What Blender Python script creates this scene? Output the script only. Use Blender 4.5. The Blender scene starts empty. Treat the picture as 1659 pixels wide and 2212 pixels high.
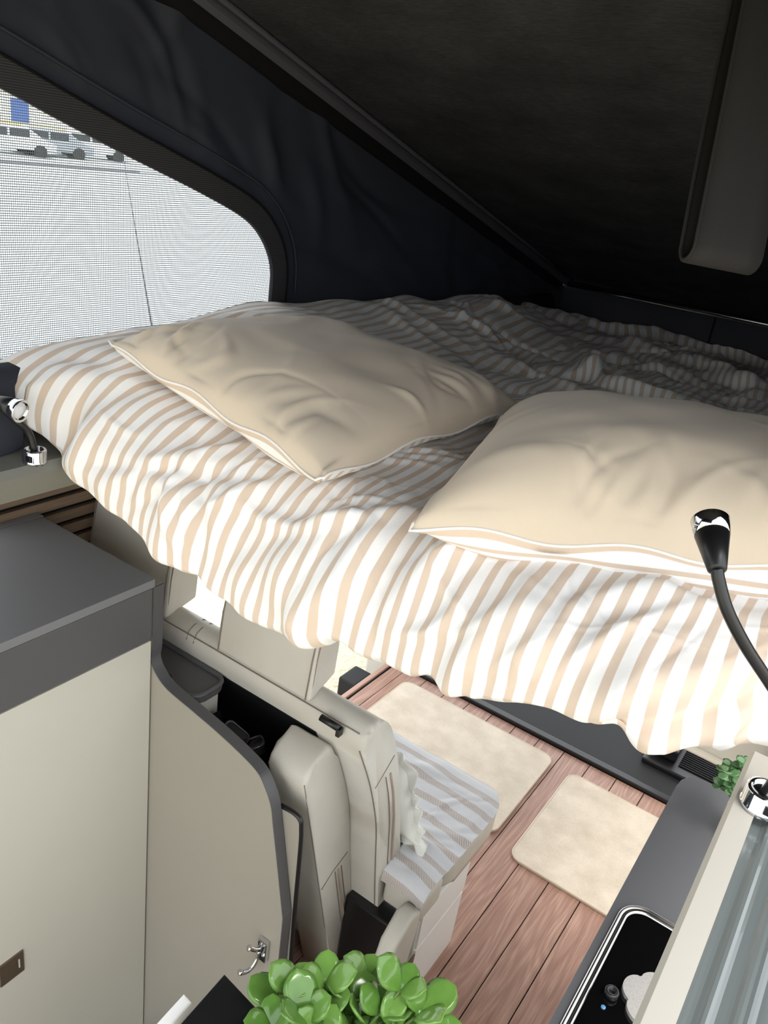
import bpy, bmesh, math, random
import numpy as np
from mathutils import Vector, Matrix

random.seed(7)
rng = np.random.default_rng(11)
scene = bpy.context.scene
C = scene.collection

# ------------------------------------------------------------------ camera
FPX = 1742.0
YAW, PITCH, ROLL = math.radians(-31.5), math.radians(23.9), math.radians(8.47)
CAM = np.array([0.0, 0.0, 2.15])
fw = np.array([math.sin(YAW) * math.cos(PITCH), math.cos(YAW) * math.cos(PITCH), -math.sin(PITCH)])
rt = np.array([math.cos(YAW), -math.sin(YAW), 0.0])
up = np.cross(rt, fw)
rt, up = math.cos(ROLL) * rt + math.sin(ROLL) * up, -math.sin(ROLL) * rt + math.cos(ROLL) * up
cd = bpy.data.cameras.new('camera')
cam = bpy.data.objects.new('camera', cd)
C.objects.link(cam)
cd.sensor_fit = 'VERTICAL'
cd.sensor_height = 36.0
cd.lens = FPX / 2212 * 36.0
cd.clip_start = 0.02
cd.clip_end = 400
M = Matrix(((rt[0], up[0], -fw[0], CAM[0]), (rt[1], up[1], -fw[1], CAM[1]), (rt[2], up[2], -fw[2], CAM[2]), (0, 0, 0, 1)))
cam.matrix_world = M
scene.camera = cam

# ------------------------------------------------------------------ sky, sun, exposure
world = bpy.data.worlds.new('world')
scene.world = world
world.use_nodes = True
wn = world.node_tree
bg = wn.nodes['Background']
bg.inputs['Color'].default_value = (0.93, 0.97, 1.0, 1)
bg.inputs['Strength'].default_value = 1.0
sd = bpy.data.lights.new('sun', 'SUN')
sun = bpy.data.objects.new('sun', sd)
C.objects.link(sun)
sd.energy = 1.2
sd.angle = math.radians(25)
sd.color = (1.0, 0.96, 0.9)
sun.rotation_euler = Vector((-0.30, 0.12, -0.95)).to_track_quat('-Z', 'Y').to_euler()
scene.view_settings.view_transform = 'Standard'
scene.view_settings.look = 'None'
scene.view_settings.exposure = 1.62
scene.view_settings.gamma = 1.0
scene.view_settings.use_curve_mapping = False


# ------------------------------------------------------------------ survey helpers: photo pixel -> point on a world plane
def ray(x, y):
    return (x - 829.5) / FPX * rt - (y - 1106.0) / FPX * up + fw


def on_z(x, y, z):
    d = ray(x, y)
    return CAM + d * (z - CAM[2]) / d[2]


def on_x(x, y, X):
    d = ray(x, y)
    return CAM + d * (X - CAM[0]) / d[0]


def on_y(x, y, Y):
    d = ray(x, y)
    return CAM + d * (Y - CAM[1]) / d[1]


def at_d(x, y, t):
    return CAM + ray(x, y) * t


# ------------------------------------------------------------------ materials
def lin(c):
    return tuple(((v / 255) / 12.92 if v / 255 <= 0.04045 else ((v / 255 + 0.055) / 1.055) ** 2.4) for v in c) + (1.0,)


class NT:
    def __init__(s, name):
        s.m = bpy.data.materials.new(name)
        s.m.use_nodes = True
        s.t = s.m.node_tree
        s.b = s.t.nodes['Principled BSDF']

    def n(s, typ, **kw):
        nd = s.t.nodes.new(typ)
        for k, v in kw.items():
            if k in nd.inputs:
                nd.inputs[k].default_value = v
            else:
                setattr(nd, k, v)
        return nd

    def l(s, a, b):
        s.t.links.new(a, b)

    def math(s, op, a, b=None, c=None):
        nd = s.t.nodes.new('ShaderNodeMath')
        nd.operation = op
        for i, v in enumerate((a, b, c)):
            if v is None:
                continue
            if isinstance(v, (int, float)):
                nd.inputs[i].default_value = v
            else:
                s.l(v, nd.inputs[i])
        return nd.outputs[0]

    def mix(s, f, a, b):
        nd = s.t.nodes.new('ShaderNodeMix')
        nd.data_type = 'RGBA'
        for sock, v in ((nd.inputs[0], f), (nd.inputs[6], a), (nd.inputs[7], b)):
            if isinstance(v, (int, float, tuple)):
                sock.default_value = v
            else:
                s.l(v, sock)
        return nd.outputs[2]

    def bump(s, h, strength=0.2, dist=0.001):
        nd = s.t.nodes.new('ShaderNodeBump')
        nd.inputs['Strength'].default_value = strength
        nd.inputs['Distance'].default_value = dist
        s.l(h, nd.inputs['Height'])
        s.l(nd.outputs[0], s.b.inputs['Normal'])

    def coord(s, which='Object'):
        return s.t.nodes.new('ShaderNodeTexCoord').outputs[which]

    def mapped(s, co, scale=(1, 1, 1), rot=(0, 0, 0)):
        nd = s.t.nodes.new('ShaderNodeMapping')
        nd.inputs['Scale'].default_value = scale
        nd.inputs['Rotation'].default_value = rot
        s.l(co, nd.inputs['Vector'])
        return nd.outputs[0]

    def noise(s, co, scale=5, detail=3, rough=0.5, dist=0.0):
        nd = s.t.nodes.new('ShaderNodeTexNoise')
        nd.inputs['Scale'].default_value = scale
        nd.inputs['Detail'].default_value = detail
        nd.inputs['Roughness'].default_value = rough
        nd.inputs['Distortion'].default_value = dist
        s.l(co, nd.inputs['Vector'])
        return nd.outputs['Fac']


MATS = {}


def simple(name, rgb, rough=0.5, metal=0.0, var=0.06, nscale=12, bump=0.0, bscale=300, coat=0.0, spec=0.5, sheen=0.0):
    if name in MATS:
        return MATS[name]
    t = NT(name)
    co = t.coord()
    c = lin(rgb)
    n = t.noise(co, nscale, 3)
    dark = tuple(v * (1 - var) for v in c[:3]) + (1,)
    light = tuple(min(1, v * (1 + var)) for v in c[:3]) + (1,)
    t.l(t.mix(n, dark, light), t.b.inputs['Base Color'])
    t.b.inputs['Roughness'].default_value = rough
    t.b.inputs['Metallic'].default_value = metal
    t.b.inputs['Coat Weight'].default_value = coat
    t.b.inputs['Specular IOR Level'].default_value = spec
    t.b.inputs['Sheen Weight'].default_value = sheen
    if bump:
        t.bump(t.noise(co, bscale, 2), bump, 0.001)
    MATS[name] = t.m
    return t.m


def leather_mat():
    t = NT('leather')
    co = t.coord()
    v = t.n('ShaderNodeTexVoronoi')
    v.inputs['Scale'].default_value = 420
    t.l(co, v.inputs['Vector'])
    n = t.noise(co, 9, 4)
    t.l(t.mix(n, lin((190, 184, 173)), lin((206, 201, 191))), t.b.inputs['Base Color'])
    t.b.inputs['Roughness'].default_value = 0.48
    h = t.math('ADD', v.outputs['Distance'], t.math('MULTIPLY', t.noise(co, 40, 3), 1.5))
    t.bump(h, 0.18, 0.0012)
    return t.m


def stripe_mat(name, period=1.0, white=(240, 238, 236), tan=(212, 192, 173)):
    t = NT(name)
    uv = t.n('ShaderNodeUVMap').outputs[0]
    sx = t.n('ShaderNodeSeparateXYZ')
    t.l(uv, sx.inputs[0])
    w = t.math('MULTIPLY_ADD', t.noise(uv, 3, 1), 0.02, sx.outputs['X'])
    f = t.math('FRACT', t.math('MULTIPLY', w, 1.0 / period))
    tri = t.math('ABSOLUTE', t.math('SUBTRACT', f, 0.5))
    st = t.n('ShaderNodeMapRange')
    st.inputs['From Min'].default_value = 0.195
    st.inputs['From Max'].default_value = 0.225
    t.l(tri, st.inputs['Value'])
    co = t.coord()
    t.l(t.mix(st.outputs[0], lin(tan), lin(white)), t.b.inputs['Base Color'])
    t.b.inputs['Roughness'].default_value = 0.85
    t.b.inputs['Sheen Weight'].default_value = 0.15
    h = t.math('ADD', t.noise(co, 1400, 1), t.math('MULTIPLY', t.noise(co, 28, 4), 3.0))
    t.bump(h, 0.22, 0.0016)
    return t.m


def plank_mat():
    t = NT('floor_wood')
    oi = t.n('ShaderNodeObjectInfo')
    co = t.coord('Object')
    add = t.n('ShaderNodeVectorMath')
    add.operation = 'ADD'
    cmb = t.n('ShaderNodeCombineXYZ')
    t.l(t.math('MULTIPLY', oi.outputs['Random'], 37.0), cmb.inputs[0])
    t.l(t.math('MULTIPLY', oi.outputs['Random'], 91.0), cmb.inputs[1])
    t.l(co, add.inputs[0])
    t.l(cmb.outputs[0], add.inputs[1])
    p = add.outputs[0]
    big = t.noise(t.mapped(p, (9, 1.2, 9)), 1.0, 2, 0.5)
    rings = t.math('SINE', t.math('MULTIPLY', big, 85.0))
    fine = t.noise(t.mapped(p, (230, 5, 230)), 1.0, 4, 0.65)
    mid = t.noise(t.mapped(p, (40, 2.2, 40)), 1.0, 3, 0.6, 0.6)
    g = t.math('ADD', t.math('MULTIPLY', fine, 0.7), t.math('MULTIPLY', mid, 0.45))
    g = t.math('MULTIPLY_ADD', rings, 0.06, g)
    cr = t.n('ShaderNodeValToRGB')
    cr.color_ramp.elements[0].position = 0.30
    cr.color_ramp.elements[0].color = lin((128, 94, 80))
    cr.color_ramp.elements[1].position = 0.85
    cr.color_ramp.elements[1].color = lin((192, 158, 141))
    e = cr.color_ramp.elements.new(0.58)
    e.color = lin((160, 123, 108))
    t.l(g, cr.inputs[0])
    t.l(cr.outputs[0], t.b.inputs['Base Color'])
    t.b.inputs['Roughness'].default_value = 0.42
    t.bump(g, 0.12, 0.0008)
    return t.m


def rug_mat():
    t = NT('rug_plush')
    co = t.coord()
    a = t.noise(co, 9, 4, 0.6)
    b = t.noise(co, 160, 4, 0.7)
    f = t.math('ADD', t.math('MULTIPLY', a, 0.7), t.math('MULTIPLY', b, 0.35))
    cr = t.n('ShaderNodeValToRGB')
    cr.color_ramp.elements[0].position = 0.33
    cr.color_ramp.elements[0].color = lin((188, 172, 152))
    cr.color_ramp.elements[1].position = 0.72
    cr.color_ramp.elements[1].color = lin((222, 208, 190))
    t.l(f, cr.inputs[0])
    t.l(cr.outputs[0], t.b.inputs['Base Color'])
    t.b.inputs['Roughness'].default_value = 0.95
    t.b.inputs['Sheen Weight'].default_value = 0.4
    t.bump(t.noise(co, 500, 3, 0.8), 0.5, 0.002)
    return t.m


def blanket_mat():
    t = NT('blanket_weave')
    uv = t.n('ShaderNodeUVMap').outputs[0]
    sx = t.n('ShaderNodeSeparateXYZ')
    t.l(uv, sx.inputs[0])
    u, v = sx.outputs['X'], sx.outputs['Y']
    band = t.math('LESS_THAN', t.math('FRACT', t.math('MULTIPLY', v, 1 / 0.062)), 0.40)
    tw = t.math('LESS_THAN', t.math('FRACT', t.math('MULTIPLY', t.math('ADD', u, t.math('MULTIPLY', v, 0.75)), 1 / 0.0056)), 0.48)
    f = t.math('MULTIPLY', band, tw)
    co = t.coord()
    base = t.mix(t.noise(co, 700, 2, 0.8), lin((196, 196, 200)), lin((226, 226, 230)))
    t.l(t.mix(f, base, lin((168, 144, 122))), t.b.inputs['Base Color'])
    t.b.inputs['Roughness'].default_value = 0.95
    t.b.inputs['Sheen Weight'].default_value = 0.3
    t.bump(t.math('ADD', t.noise(co, 700, 2), t.math('MULTIPLY', f, 0.6)), 0.5, 0.0015)
    return t.m


def ceiling_mat():
    t = NT('roof_felt')
    co = t.coord()
    s = t.noise(t.mapped(co, (60, 320, 60)), 1.0, 4, 0.7)
    b = t.noise(co, 7, 4, 0.6)
    f = t.math('MULTIPLY', s, b)
    t.l(t.mix(f, lin((22, 23, 25)), lin((92, 93, 97))), t.b.inputs['Base Color'])
    t.b.inputs['Roughness'].default_value = 0.95
    t.b.inputs['Specular IOR Level'].default_value = 0.1
    t.bump(s, 0.4, 0.002)
    return t.m


def band_mat():
    t = NT('ribbed_band')
    co = t.coord()
    sx = t.n('ShaderNodeSeparateXYZ')
    t.l(co, sx.inputs[0])
    w = t.math('FRACT', t.math('MULTIPLY', sx.outputs['Z'], 1 / 0.0036))
    t.l(t.mix(t.math('GREATER_THAN', w, 0.55), lin((28, 28, 30)), lin((54, 54, 57))), t.b.inputs['Base Color'])
    t.b.inputs['Roughness'].default_value = 0.8
    t.bump(w, 0.4, 0.0008)
    return t.m


def felt_mat():
    t = NT('grey_felt')
    co = t.coord()
    n = t.noise(co, 260, 5, 0.8)
    t.l(t.mix(n, lin((128, 124, 120)), lin((190, 186, 182))), t.b.inputs['Base Color'])
    t.b.inputs['Roughness'].default_value = 0.98
    t.bump(n, 0.6, 0.0015)
    return t.m


def leaf_mat(name, a, b, rough=0.3):
    t = NT(name)
    oi = t.n('ShaderNodeObjectInfo')
    co = t.coord()
    n = t.noise(co, 60, 2)
    f = t.math('MULTIPLY_ADD', n, 0.5, t.math('MULTIPLY', oi.outputs['Random'], 0.5))
    t.l(t.mix(f, lin(a), lin(b)), t.b.inputs['Base Color'])
    t.b.inputs['Roughness'].default_value = rough
    t.b.inputs['Subsurface Weight'].default_value = 0.15
    t.b.inputs['Subsurface Radius'].default_value = (0.004, 0.006, 0.002)
    return t.m


def gravel_mat():
    t = NT('gravel')
    co = t.coord()
    v = t.n('ShaderNodeTexVoronoi')
    v.inputs['Scale'].default_value = 38
    t.l(co, v.inputs['Vector'])
    t.l(t.mix(t.noise(co, 30, 4, 0.7), lin((150, 138, 110)), lin((226, 216, 190))), t.b.inputs['Base Color'])
    t.b.inputs['Roughness'].default_value = 0.9
    t.bump(v.outputs['Distance'], 0.8, 0.02)
    return t.m


def slat_mat():
    t = NT('dark_oak_slat')
    co = t.coord('Object')
    g = t.noise(t.mapped(co, (60, 6, 160)), 1.0, 4, 0.6)
    t.l(t.mix(g, lin((92, 74, 58)), lin((142, 118, 96))), t.b.inputs['Base Color'])
    t.b.inputs['Roughness'].default_value = 0.6
    return t.m


LEATHER = leather_mat()
DUVET = stripe_mat('striped_cotton', 0.0245)
STRIPE2 = stripe_mat('striped_cotton_underside', 0.0235)
PLANK = plank_mat()
RUG = rug_mat()
BLANKET = blanket_mat()
FELT = ceiling_mat()
BAND = band_mat()
GREYFELT = felt_mat()
GRAVEL = gravel_mat()
SLAT = slat_mat()
SUCC = leaf_mat('succulent_leaf', (64, 104, 38), (120, 160, 78), 0.12)
EUCA = leaf_mat('eucalyptus_leaf', (62, 110, 62), (140, 176, 120), 0.45)
STEM = simple('plant_stem', (84, 110, 52), 0.6)
PILLOW = simple('beige_cotton', (211, 195, 174), 0.85, var=0.03, bump=0.15, bscale=1200, sheen=0.15)
PIPING = simple('white_piping', (238, 232, 226), 0.85)
CANVAS = simple('dark_canvas', (44, 47, 56), 0.75, var=0.12, nscale=5, bump=0.15, bscale=900, spec=0.35)
WORKTOP = simple('grey_worktop_lit', (124, 124, 127), 0.45, var=0.02)  # fascia grey made lighter: reflected window light put into the colour
COUNTER = simple('grey_counter', (92, 92, 95), 0.42, var=0.02)
FASCIA = simple('dark_grey_laminate', (88, 87, 88), 0.45, var=0.02)
CREAM = simple('cream_laminate', (203, 199, 187), 0.4, var=0.02)
TAUPE = simple('taupe_laminate', (158, 152, 141), 0.45, var=0.03, nscale=4)
EDGE = simple('edge_band', (84, 83, 85), 0.4, var=0.03)
BLACKP = simple('black_plastic', (22, 22, 24), 0.4)
BLACKM = simple('black_matt', (14, 14, 16), 0.8, spec=0.2)
RUBBER = simple('black_rubber', (17, 17, 19), 0.72, bump=0.2, bscale=200)
NECK = simple('lamp_black', (24, 24, 25), 0.38)
CHROME = simple('chrome', (215, 216, 218), 0.06, metal=1.0, var=0.02)
STEEL = simple('brushed_steel', (190, 190, 192), 0.22, metal=1.0, var=0.04)
GLASSBLK = simple('black_glass', (8, 8, 9), 0.05, coat=0.6)
WHITEL = simple('white_laminate', (242, 241, 238), 0.4, var=0.015)
LEDGE = simple('grey_ledge', (128, 127, 120), 0.5, var=0.03)
LEDGEC = simple('cream_ledge', (168, 164, 155), 0.5, var=0.02)
GREYGLOSS = simple('grey_gloss_plastic', (92, 98, 98), 0.25, var=0.05, nscale=6, coat=0.4)
BRONZE = simple('bronze_latch', (122, 106, 88), 0.35, metal=0.6)
ZIP = simple('zip_tape', (168, 150, 136), 0.7)
STITCH = simple('stitch_seam', (128, 116, 106), 0.8)
WHITECLOTH = simple('white_frill_cotton', (238, 238, 232), 0.9, sheen=0.2)
POT = simple('white_pot', (240, 238, 232), 0.4)
SOIL = simple('dark_soil', (46, 40, 34), 0.95)
CONCRETE = simple('pale_concrete', (168, 174, 176), 0.85, var=0.06, nscale=1)
TINT = simple('car_window', (40, 46, 54), 0.1)
CARW = simple('car_white', (226, 228, 230), 0.3, coat=0.5)
CARG = simple('car_grey', (150, 156, 164), 0.3, coat=0.5)
TYRE = simple('tyre', (30, 30, 32), 0.8)
BLUE = simple('blue_tarp', (60, 96, 176), 0.6)
DRYG = simple('dry_grass', (158, 148, 104), 0.95, var=0.2, nscale=0.6)
RAILM = simple('anodised_rail', (84, 84, 90), 0.35, metal=0.2)
VANW = simple('van_inner_panel', (196, 194, 188), 0.6)
LENS = simple('lamp_lens', (222, 222, 226), 0.15, coat=0.5)
MESHT = simple('screen_thread', (128, 135, 137), 0.8)
WEB = simple('strap_webbing', (30, 28, 27), 0.85, bump=0.4, bscale=700)
NETTING = simple('beige_belt', (186, 178, 164), 0.8, bump=0.5, bscale=420)


# ------------------------------------------------------------------ object helpers
def tag(o, label=None, cat=None, group=None, kind=None):
    for k, v in (('label', label), ('category', cat), ('group', group), ('kind', kind)):
        if v:
            o[k] = v
    return o


def thing(name, label, cat, loc=(0, 0, 0), group=None, kind=None):
    o = bpy.data.objects.new(name, None)
    C.objects.link(o)
    o.location = loc
    o.empty_display_size = 0.05
    return tag(o, label, cat, group, kind)


def put(name, me, mat=None, parent=None, smooth=False):
    o = bpy.data.objects.new(name, me)
    C.objects.link(o)
    if mat and not me.materials:
        me.materials.append(mat)
    if smooth:
        me.polygons.foreach_set('use_smooth', [True] * len(me.polygons))
    if parent is not None:
        o.parent = parent
        o.matrix_parent_inverse = Matrix.Translation(-Vector(parent_loc(parent)))
    return o


def parent_loc(p):
    v = Vector(p.location)
    while p.parent is not None:
        p = p.parent
    return v


def mesh(verts, faces, name='mesh'):
    me = bpy.data.meshes.new(name)
    me.from_pydata([tuple(map(float, v)) for v in verts], [], faces)
    me.update()
    return me


def bm_mesh(bm, name='mesh'):
    bmesh.ops.recalc_face_normals(bm, faces=bm.faces)
    me = bpy.data.meshes.new(name)
    bm.to_mesh(me)
    bm.free()
    return me


def box_me(x0, x1, y0, y1, z0, z1, bev=0.0, seg=2):
    bm = bmesh.new()
    bmesh.ops.create_cube(bm, size=1)
    for v in bm.verts:
        v.co = ((x0 + x1) / 2 + v.co.x * (x1 - x0), (y0 + y1) / 2 + v.co.y * (y1 - y0), (z0 + z1) / 2 + v.co.z * (z1 - z0))
    if bev:
        bmesh.ops.bevel(bm, geom=bm.edges[:], offset=bev, segments=seg, affect='EDGES', profile=0.6)
    return bm_mesh(bm)


def box(name, x0, x1, y0, y1, z0, z1, mat, parent=None, bev=0.003, seg=2, smooth=False):
    return put(name, box_me(x0, x1, y0, y1, z0, z1, bev, seg), mat, parent, smooth)


def prism_me(pts, axis, a, b, bev=0.0, seg=2):
    """Extrude a 2D outline along axis ('x','y','z') from a to b."""
    bm = bmesh.new()

    def mk(p, t):
        return {'x': (t, p[0], p[1]), 'y': (p[0], t, p[1]), 'z': (p[0], p[1], t)}[axis]
    A = [bm.verts.new(mk(p, a)) for p in pts]
    B = [bm.verts.new(mk(p, b)) for p in pts]
    n = len(pts)
    f1 = bm.faces.new(A)
    f2 = bm.faces.new(B[::-1])
    for i in range(n):
        bm.faces.new((A[i], B[i], B[(i + 1) % n], A[(i + 1) % n]))
    if bev:
        es = [e for e in bm.edges if (f1 in e.link_faces) or (f2 in e.link_faces)]
        bmesh.ops.bevel(bm, geom=es, offset=bev, segments=seg, affect='EDGES', profile=0.6)
    return bm_mesh(bm)


def prism(name, pts, axis, a, b, mat, parent=None, bev=0.0, seg=2, smooth=False):
    return put(name, prism_me(pts, axis, a, b, bev, seg), mat, parent, smooth)


def smooth_path(pts, n=8, closed=False):
    """Catmull-Rom through the points."""
    P = [np.array(p, float) for p in pts]
    m = len(P)
    out = []
    for i in range(m if closed else m - 1):
        p0 = P[(i - 1) % m] if (closed or i > 0) else 2 * P[0] - P[1]
        p1, p2 = P[i], P[(i + 1) % m]
        p3 = P[(i + 2) % m] if (closed or i + 2 < m) else 2 * P[-1] - P[-2]
        for k in range(n):
            t = k / n
            out.append(0.5 * ((2 * p1) + (p2 - p0) * t + (2 * p0 - 5 * p1 + 4 * p2 - p3) * t * t + (3 * p1 - p0 - 3 * p2 + p3) * t ** 3))
    if not closed:
        out.append(P[-1])
    return out


def tube_me(path, rad, sides=8, closed=False, flat=None):
    path = [np.array(p, float) for p in path]
    n = len(path)
    vs, fs = [], []
    prev = None
    for i, p in enumerate(path):
        if closed:
            d = path[(i + 1) % n] - path[i - 1]
        else:
            d = path[min(i + 1, n - 1)] - path[max(i - 1, 0)]
        d = d / (np.linalg.norm(d) + 1e-12)
        if prev is None:
            a = np.cross(d, (0, 0, 1.0))
            if np.linalg.norm(a) < 1e-3:
                a = np.cross(d, (1.0, 0, 0))
        else:
            a = prev - d * (prev @ d)
        a = a / np.linalg.norm(a)
        prev = a
        b = np.cross(d, a)
        r = rad[i] if hasattr(rad, '__len__') else rad
        for k in range(sides):
            w = 2 * math.pi * k / sides
            vs.append(p + (a * math.cos(w) + b * math.sin(w) * (flat or 1.0)) * r)
    m = n if closed else n - 1
    for i in range(m):
        j = (i + 1) % n
        for k in range(sides):
            k2 = (k + 1) % sides
            fs.append((i * sides + k, i * sides + k2, j * sides + k2, j * sides + k))
    if not closed:
        fs.append(tuple(range(sides))[::-1])
        fs.append(tuple((n - 1) * sides + k for k in range(sides)))
    return mesh(vs, fs)


def tube(name, path, rad, mat, parent=None, sides=8, closed=False, flat=None):
    return put(name, tube_me(path, rad, sides, closed, flat), mat, parent, True)


def lathe_me(profile, origin, axis, sides=32, caps=True):
    """profile: (radius, height) pairs along axis from origin."""
    ax = np.array(axis, float)
    ax /= np.linalg.norm(ax)
    a = np.cross(ax, (0.3, 0.9, 0.1))
    a /= np.linalg.norm(a)
    b = np.cross(ax, a)
    o = np.array(origin, float)
    vs, fs = [], []
    for r, h in profile:
        for k in range(sides):
            w = 2 * math.pi * k / sides
            vs.append(o + ax * h + (a * math.cos(w) + b * math.sin(w)) * r)
    n = len(profile)
    for i in range(n - 1):
        for k in range(sides):
            k2 = (k + 1) % sides
            fs.append((i * sides + k, i * sides + k2, (i + 1) * sides + k2, (i + 1) * sides + k))
    if caps:
        fs.append(tuple(range(sides))[::-1])
        fs.append(tuple((n - 1) * sides + k for k in range(sides)))
    return mesh(vs, fs)


def lathe(name, profile, origin, axis, mat, parent=None, sides=32):
    me = lathe_me(profile, origin, axis, sides)
    o = put(name, me, mat, parent)
    for p in me.polygons:
        p.use_smooth = len(p.vertices) == 4
    return o


def grid_me(P, UV=None, keep=None):
    nu, nv = P.shape[:2]
    idx = np.arange(nu * nv).reshape(nu, nv)
    F = np.stack([idx[:-1, :-1], idx[1:, :-1], idx[1:, 1:], idx[:-1, 1:]], -1).reshape(-1, 4)
    if keep is not None:
        F = F[keep.reshape(-1)]
    me = bpy.data.meshes.new('grid')
    nf = len(F)
    me.vertices.add(nu * nv)
    me.vertices.foreach_set('co', P.reshape(-1).astype(np.float32))
    me.loops.add(nf * 4)
    me.loops.foreach_set('vertex_index', F.reshape(-1).astype(np.int32))
    me.polygons.add(nf)
    me.polygons.foreach_set('loop_start', (np.arange(nf) * 4).astype(np.int32))
    me.polygons.foreach_set('use_smooth', np.ones(nf, bool))
    if UV is not None:
        uvl = me.uv_layers.new(name='UVMap')
        uvl.data.foreach_set('uv', UV.reshape(-1, 2)[F.reshape(-1)].reshape(-1).astype(np.float32))
    me.update(calc_edges=True)
    return me


def vnoise(x, y, seed=0):
    """smooth 2-D gradient noise, vectorised, about -0.7..0.7"""
    xi, yi = np.floor(x).astype(int), np.floor(y).astype(int)
    xf, yf = x - xi, y - yi

    def g(ix, iy):
        h = (ix * 374761393 + iy * 668265263 + seed * 974711) & 0x7fffffff
        h = ((h ^ (h >> 13)) * 1274126177) & 0x7fffffff
        a = (h ^ (h >> 16)) % 6283 / 1000.0
        return np.cos(a), np.sin(a)
    u, v = xf * xf * xf * (xf * (xf * 6 - 15) + 10), yf * yf * yf * (yf * (yf * 6 - 15) + 10)
    r = []
    for dx in (0, 1):
        for dy in (0, 1):
            gx, gy = g(xi + dx, yi + dy)
            r.append(gx * (xf - dx) + gy * (yf - dy))
    a = r[0] * (1 - v) + r[1] * v
    b = r[2] * (1 - v) + r[3] * v
    return a * (1 - u) + b * u


def normals(P):
    du = np.gradient(P, axis=0)
    dv = np.gradient(P, axis=1)
    n = np.cross(du, dv)
    return n / (np.linalg.norm(n, axis=-1, keepdims=True) + 1e-12)


def folds(A, B, n, region, ang, lenr, widr, ampr, r):
    """sum of tapered creases scattered in a parameter region; ang = (mean, spread)"""
    H = np.zeros_like(A)
    for _ in range(n):
        a0, b0 = r.uniform(region[0], region[1]), r.uniform(region[2], region[3])
        th = ang[0] + r.normal() * ang[1]
        L, W = r.uniform(*lenr), r.uniform(*widr)
        amp = r.uniform(*ampr) * (1 if r.random() < 0.6 else -1)
        bend = r.normal() * 0.3 / L
        da, db = A - a0, B - b0
        t = da * math.cos(th) + db * math.sin(th)
        d = -da * math.sin(th) + db * math.cos(th) - bend * t * t
        H += amp * np.exp(-(d / W) ** 2) * np.exp(-(t / L) ** 2)
    return H


def round_rect(x0, x1, y0, y1, r, n=6):
    out = []
    for cx, cy, s in ((x1 - r, y0 + r, -90), (x1 - r, y1 - r, 0), (x0 + r, y1 - r, 90), (x0 + r, y0 + r, 180)):
        for k in range(n + 1):
            w = math.radians(s + 90 * k / n)
            out.append((cx + r * math.cos(w), cy + r * math.sin(w)))
    return out


def struct(o):
    o['kind'] = 'structure'
    return o


# ================================================================== THE VAN SHELL
XC = -1.22            # left canvas plane
LEDGE_Z = 1.62        # height of the roof-opening ledges that carry the lamps
ROOF_M, ROOF_Y0, ROOF_Z0 = 0.290, 3.06, 1.790


def roof_z(Y):
    return ROOF_Z0 + ROOF_M * (ROOF_Y0 - Y)


# floor: boards one by one over a dark base
RZ = -0.30            # the rear standing area lies a step lower
floor = struct(put('floor', box_me(-1.52, 0.55, 1.092, 2.765, -0.06, -0.006), BLACKM))
struct(put('floor_rear', box_me(-1.63, 0.55, -0.7, 1.09, RZ - 0.05, RZ), RUBBER))
struct(put('trim_6', box_me(-1.52, 0.55, 1.0905, 1.0915, RZ, -0.061), BLACKM))
PW = 0.1135
pk = None
x = -0.655
while x > -1.5:
    x -= PW
i = 0
while x < 0.5:
    a, b = max(x, -1.51) + 0.0016, min(x + PW, 0.54) - 0.0016
    if b - a > 0.02:
        if pk is None or abs((b - a) - (PW - 0.0032)) > 1e-4:
            me = box_me(-(b - a) / 2, (b - a) / 2, -0.833, 0.833, -0.006, 0.0, 0.0008, 1)
            if abs((b - a) - (PW - 0.0032)) <= 1e-4:
                pk = me
        else:
            me = pk
        o = put('plank', me, PLANK)
        o.location = ((a + b) / 2, 1.93, 0)
        o.parent = floor
    x += PW

# lower left wall with oak slats, door opening ahead of the bench
wl = struct(put('wall_left', box_me(-1.68, -1.632, 0.90, 1.5, -0.35, 1.56), BLACKM))
# rear quarter window over the worktop, out of the frame
struct(put('trim_7', box_me(-1.68, -1.632, -0.7, 0.899, -0.35, 1.262), BLACKM))
win1 = struct(put('window_1', box_me(-1.68, -1.632, -0.7, -0.62, 1.263, 1.54), BLACKP))
for ww in ((-0.62, 0.899, 1.263, 1.275), (-0.62, 0.899, 1.53, 1.541)):
    box('window_frame', -1.68, -1.632, *ww, BLACKP, win1, 0.002)
z = 1.50
while z > 0.02:
    box('slat', -1.632, -1.618, 0.905, 1.48, z - 0.027, z, SLAT, wl, 0.001, 1)
    z -= 0.0395
t3 = struct(put('trim_3', box_me(-1.68, -1.52, 2.78, 2.98, -0.35, 1.56, 0.01), VANW))
t4 = struct(put('trim_4', box_me(-1.545, -1.522, 1.5, 2.78, -0.10, 0.004, 0.004), simple('sill_trim', (176, 140, 124), 0.5)))
box('door_step', -1.64, -1.546, 2.50, 2.63, -0.10, -0.004, RUBBER, t4, 0.01)
# lower right wall with a window opening over the galley
wr = struct(put('wall_right', box_me(0.56, 0.6, -0.7, 4.0, -0.35, 0.98), VANW))
w2 = struct(put('trim_5', box_me(0.56, 0.6, -0.7, 4.0, 1.46, 1.6), VANW))

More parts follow.
